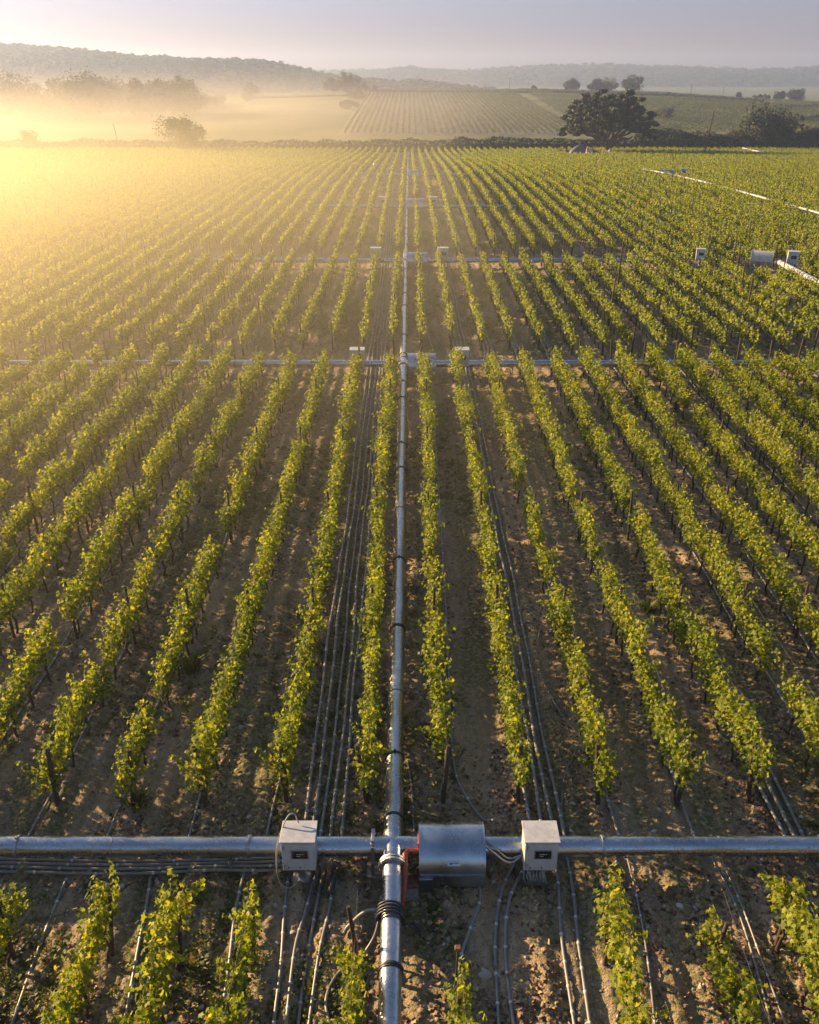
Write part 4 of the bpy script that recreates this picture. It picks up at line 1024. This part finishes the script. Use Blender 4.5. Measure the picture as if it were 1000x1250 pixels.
hedge(xat(975, 420), xat(1040, 440), 415, 440, 2.4, 2.5, 'lower short hedge at extreme right of hillside', seed=8, size=.7, dens=12)
hedge(-26, 75, 640, 612, 1.4, 2, 'thin hedge across the top of the hillside vineyard', seed=9, size=.6, dens=12)
hedge(xat(300, 590), xat(430, 590), 590, 590, 1.4, 2, 'faint hedge line on the pale left meadow', seed=10, size=.6, dens=10)

# hillside vine rows (far, countless)
fv = []
for k in range(5):
    r = np.random.default_rng(800 + k); n = 46
    P = np.stack([r.normal(0, .16, n), r.uniform(-1.3, 1.3, n), r.uniform(.3, 1.4, n)], 1)
    V, F = scatter_mesh(CARD_V, CARD_F, rot_from(r.normal(0, 1, (n, 3)) + [0, 0, .5], r.uniform(0, 6, n)), P, r.uniform(.22, .42, n))
    fv.append(np_mesh('far_vine', V, F, M['slope_leaf'], rnd=np.repeat(r.random(n), 5)))
Pt = []; Rz = []
for i in range(37):
    x = -24 + i * 2.4
    for y in np.arange(362, 612, 2.5): Pt.append((x + (y - 362) * .0, y)); Rz.append(0)
for i in range(60):
    x = -24 + i * 1.9
    for y in np.arange(616, 640, 2.5): Pt.append((x, y)); Rz.append(0)
for j, y in enumerate(np.arange(372, 646, 5.6)):
    for x in np.arange(68 + (y - 372) * .02, 330, 2.5):
        if 590 < y < 626 and x < 240: continue
        if 470 < y < 480 or 545 < y < 552: continue
        Pt.append((x, y + 3 * sin(x * .02) - (x - 68) * .05)); Rz.append(pi / 2)
Pt = np.array(Pt); n = len(Pt)
P = np.stack([Pt[:, 0] + rng.normal(0, .08, n), Pt[:, 1], terrain(Pt[:, 0], Pt[:, 1])], 1)
gn_scatter('hillside_vines', P, np.stack([np.zeros(n), np.zeros(n), np.array(Rz)], 1), np.repeat(rng.uniform(.85, 1.15, n)[:, None], 3, 1), fv, 'close-set vine rows striping the distant hillside', 'vines')

# utility poles
def pole(px, y, h, label, lean=0.0, arm=True, wires=False):
    x = at_px(px, y); root = empty('utility_pole', (x, y, tz(x, y))); tag(root, label, 'pole')
    g = MB(); g.tube([(0, 0, -.3), (lean * h * .5, 0, h * .5), (lean * h, 0, h)], [.17, .15, .11], 8); g.build('shaft', M['post'], root)
    if arm:
        g = MB(); g.box((lean * h * .95, 0, h * .94), (.9, .1, .1)); a = g.build('crossarm', M['post'], root)
        for s_ in (-.35, .35):
            g = MB(); g.ring((lean * h * .95 + s_, 0, h * .94 + .12), (0, 0, 1), .05, .14, 0, 8); g.build('insulator', M['clip'], a)
pole(858, 222, 10.5, 'tall bare wooden pole leaning slightly, right of the oak', .11, False)
pole(147, 256, 7.0, 'thin leaning pole in the mist at left', -.12, False)
pole(622, 648, 7.5, 'tiny utility pole on the skyline right of centre')
pole(843, 655, 6.5, 'tiny utility pole on the right ridge')
pole(882, 655, 6.0, 'second tiny pole on the right ridge, fainter')
# things at the foot of the oak
def lump(name, x, y, d, mat, label, cat, seed):
    import bmesh
    bm = bmesh.new(); bmesh.ops.create_icosphere(bm, subdivisions=3, radius=1)
    r = random.Random(seed); ks = [(Vector((r.uniform(-1, 1), r.uniform(-1, 1), r.uniform(-1, 1))), r.uniform(2, 5)) for _ in range(6)]
    for v in bm.verts:
        n_ = sum(sin(v.co.dot(k) * f) for k, f in ks) * .06; v.co *= 1 + n_; v.co.z = max(v.co.z, -.2)
        v.co = Vector((v.co.x * d[0] / 2, v.co.y * d[1] / 2, (v.co.z + .2) * d[2] / 1.2))
    me = bpy.data.meshes.new(name); bm.to_mesh(me); bm.free(); me.materials.append(mat); me.polygons.foreach_set('use_smooth', [True] * len(me.polygons))
    o = link(name, me, None, (x, y, tz(x, y))); tag(o, label, cat)
lump('tarpaulin_heap', xat(705, 236, -3), 234, (4.8, 2.4, 2.5), M['tarp'], 'grey blue heap under a tarpaulin left of the oak trunk', 'heap', 1)
lump('white_sack', xat(719, 233, -3), 232, (1.3, 1.0, 2.3), M['whitepipe'], 'white sack heap between tarpaulin and oak trunk', 'sack', 2)
lump('pink_sack', xat(716, 233, -3), 231.6, (1.0, .8, 2.4), M['pinksack'], 'dull pink sack leaning on the white one near oak', 'sack', 3)
lump('white_sack', xat(743, 233, -3), 232, (.9, .8, 2.1), M['whitepipe'], 'small white sack just right of the oak trunk foot', 'sack', 4)

# ------------------------------------------------------------------ far wooded hills
def hill(name, label, y0, depth, prof, seed, bumps):
    xs = np.linspace(prof[0][0], prof[-1][0], 420); ys = np.linspace(0, 1, 70)
    ztop = np.interp(xs, [p[0] for p in prof], [p[1] for p in prof])
    ztop = ztop + (fbm(xs / 90, xs * 0 + seed, 4, seed) - .5) * 10
    Xg, T = np.meshgrid(xs, ys); base = -12
    Yg = y0 + depth * T
    shape = np.sin(np.clip(T, 0, 1) * pi * .5 / .62 * 1.0) * (T < .62) + (T >= .62) * (1 - ((T - .62) / .38) ** 2 * 1.0)
    spur = .75 + .5 * fbm(Xg / 170, Yg / 300, 3, seed + 3)
    Z = base + (ztop[None] - base) * np.clip(shape * np.where(T < .55, spur * (1 - T) + T, 1), 0, 1)
    Z += (fbm(Xg / 14, Yg / 14, 3, seed + 9) - .5) * bumps * (T > .03)
    V = np.stack([Xg, Yg, Z], -1).reshape(-1, 3); nr, nc = Xg.shape
    i = (np.arange(nr - 1)[:, None] * nc + np.arange(nc - 1)[None]).ravel()
    o = link(name, np_mesh(name, V, np.stack([i, i + 1, i + 1 + nc, i + nc], 1), M['hill'], smooth=True)); tag(o, kind='structure')
    r = np.random.default_rng(seed); n = 5200
    jj = r.integers(0, nc, n); ii = (r.random(n) ** .8 * nr * .75).astype(int); ii[:1500] = (nr * .62 + r.integers(-3, 3, 1500)).astype(int)
    p = V.reshape(nr, nc, 3)[ii, jj] + r.normal(0, 2.5, (n, 3)) * [1, 1, .2]
    return p[ii > 2]
crowns = []
for k in range(4):
    r = np.random.default_rng(900 + k); C = r.normal(0, .33, (7, 3)) + [0, 0, .6]
    V, F, rn = clump_leaves(C, np.full(7, .5), 26, .42, 950 + k); crowns.append(np_mesh('far_crown', V, F, M['tree_leaf'], rnd=rn))
def X_at(px, y): return (px - 500) / FPX * y * .9
def Z_at(py, y): return CAM_H + (88.5 - py - (11 if y < 1500 else 6)) / 1362 * y
yl = 1150.0; yr = 2300.0
pl = hill('hill', '', 900, 400, [(X_at(-500, yl), Z_at(58, yl)), (X_at(-150, yl), Z_at(50, yl)), (X_at(0, yl), Z_at(52, yl)), (X_at(90, yl), Z_at(58, yl)), (X_at(200, yl), Z_at(64, yl)), (X_at(300, yl), Z_at(71, yl)), (X_at(340, yl), Z_at(75, yl)), (X_at(420, yl), Z_at(88, yl)), (X_at(560, yl), Z_at(100, yl)), (X_at(640, yl), -11)], 21, 3)
pr = hill('hill', '', 1900, 650, [(X_at(-300, yr), Z_at(80, yr)), (X_at(300, yr), Z_at(86, yr)), (X_at(400, yr), Z_at(85, yr)), (X_at(480, yr), Z_at(82, yr)), (X_at(560, yr), Z_at(85, yr)), (X_at(640, yr), Z_at(80, yr)), (X_at(690, yr), Z_at(76, yr)), (X_at(750, yr), Z_at(79, yr)), (X_at(850, yr), Z_at(80, yr)), (X_at(920, yr), Z_at(84, yr)), (X_at(1000, yr), Z_at(79, yr)), (X_at(1300, yr), Z_at(74, yr))], 31, 4)
for nm, p, sc, lab in (('forest', pl, 5.5, 'woodland covering the nearer golden hill at left'), ('forest', pr, 9.0, 'woodland covering the blue distant ridge')):
    n = len(p); s_ = rng.uniform(.6, 1.25, n) * sc
    gn_scatter(nm, p, np.stack([np.zeros(n), np.zeros(n), rng.uniform(0, 6, n)], 1), np.stack([s_, s_, s_ * .6], 1), crowns, lab, 'woodland')

# ------------------------------------------------------------------ haze and fog
def vol_mat(name, colr, dens, aniso):
    t = NT(name); v = t.n('ShaderNodeVolumePrincipled', {'Color': (*colr, 1), 'Density': dens, 'Anisotropy': aniso})
    t.t.links.new(v.outputs[0], t.out.inputs['Volume']); t.mat.volume_intersection_method = 'FAST' if hasattr(t.mat, 'volume_intersection_method') else None
    return t.mat
g = MB(); g.box((0, 1350, 23), (7000, 3000, 74)); o = g.build('haze', vol_mat('haze_air', (.66, .76, 1.0), .00040, .58)); tag(o, 'thin morning haze hanging over the whole valley', 'haze', kind='stuff')
def fog(name, c, d, dens, label, colr, an, sx, sy, sz, ns=.02):
    """low fog whose density fades smoothly to nothing at the sides and the top of its box"""
    t = NT('fog_air'); p = t.pos(); q = t.n('ShaderNodeSeparateXYZ', {'Vector': p}); f = None
    for ax, prof in ((0, sx), (1, sy), (2, sz)):
        for a, b in prof:
            m_ = t.n('ShaderNodeMapRange', {'Value': q.outputs[ax], 'From Min': a, 'From Max': b, 'To Min': 0.0, 'To Max': 1.0}, interpolation_type='SMOOTHSTEP').outputs[0]
            f = m_ if f is None else t.math('MULTIPLY', f, m_)
    nz = t.maprange(t.noise(p, ns, 2), .3, .7, .5, 1.3)
    f = t.math('MULTIPLY', t.math('MULTIPLY', f, nz), dens)
    v = t.n('ShaderNodeVolumePrincipled', {'Color': (*colr, 1), 'Density': f, 'Anisotropy': an}); t.t.links.new(v.outputs[0], t.out.inputs['Volume'])
    o = MB().box(c, d).build(name, t.mat); tag(o, label, 'fog', kind='stuff')
fog('fog', (-215, 118, 4), (440, 216, 24), .0135, 'golden mist standing in for lens glow over the left side of the vineyard', (1, .86, .58), .58,  # golden lens flare imitated by tinting this added near mist
    [(24, -36)], [(10, 44), (175, 80)], [(14.5, 3)])
fog('fog', (-105, 415, 0), (590, 270, 46), .0045, 'bright fog bank lying in the hollow behind the left hedge', (1, .88, .72), .5,
    [(110, -110)], [(282, 330), (548, 470)], [(19, -6)])
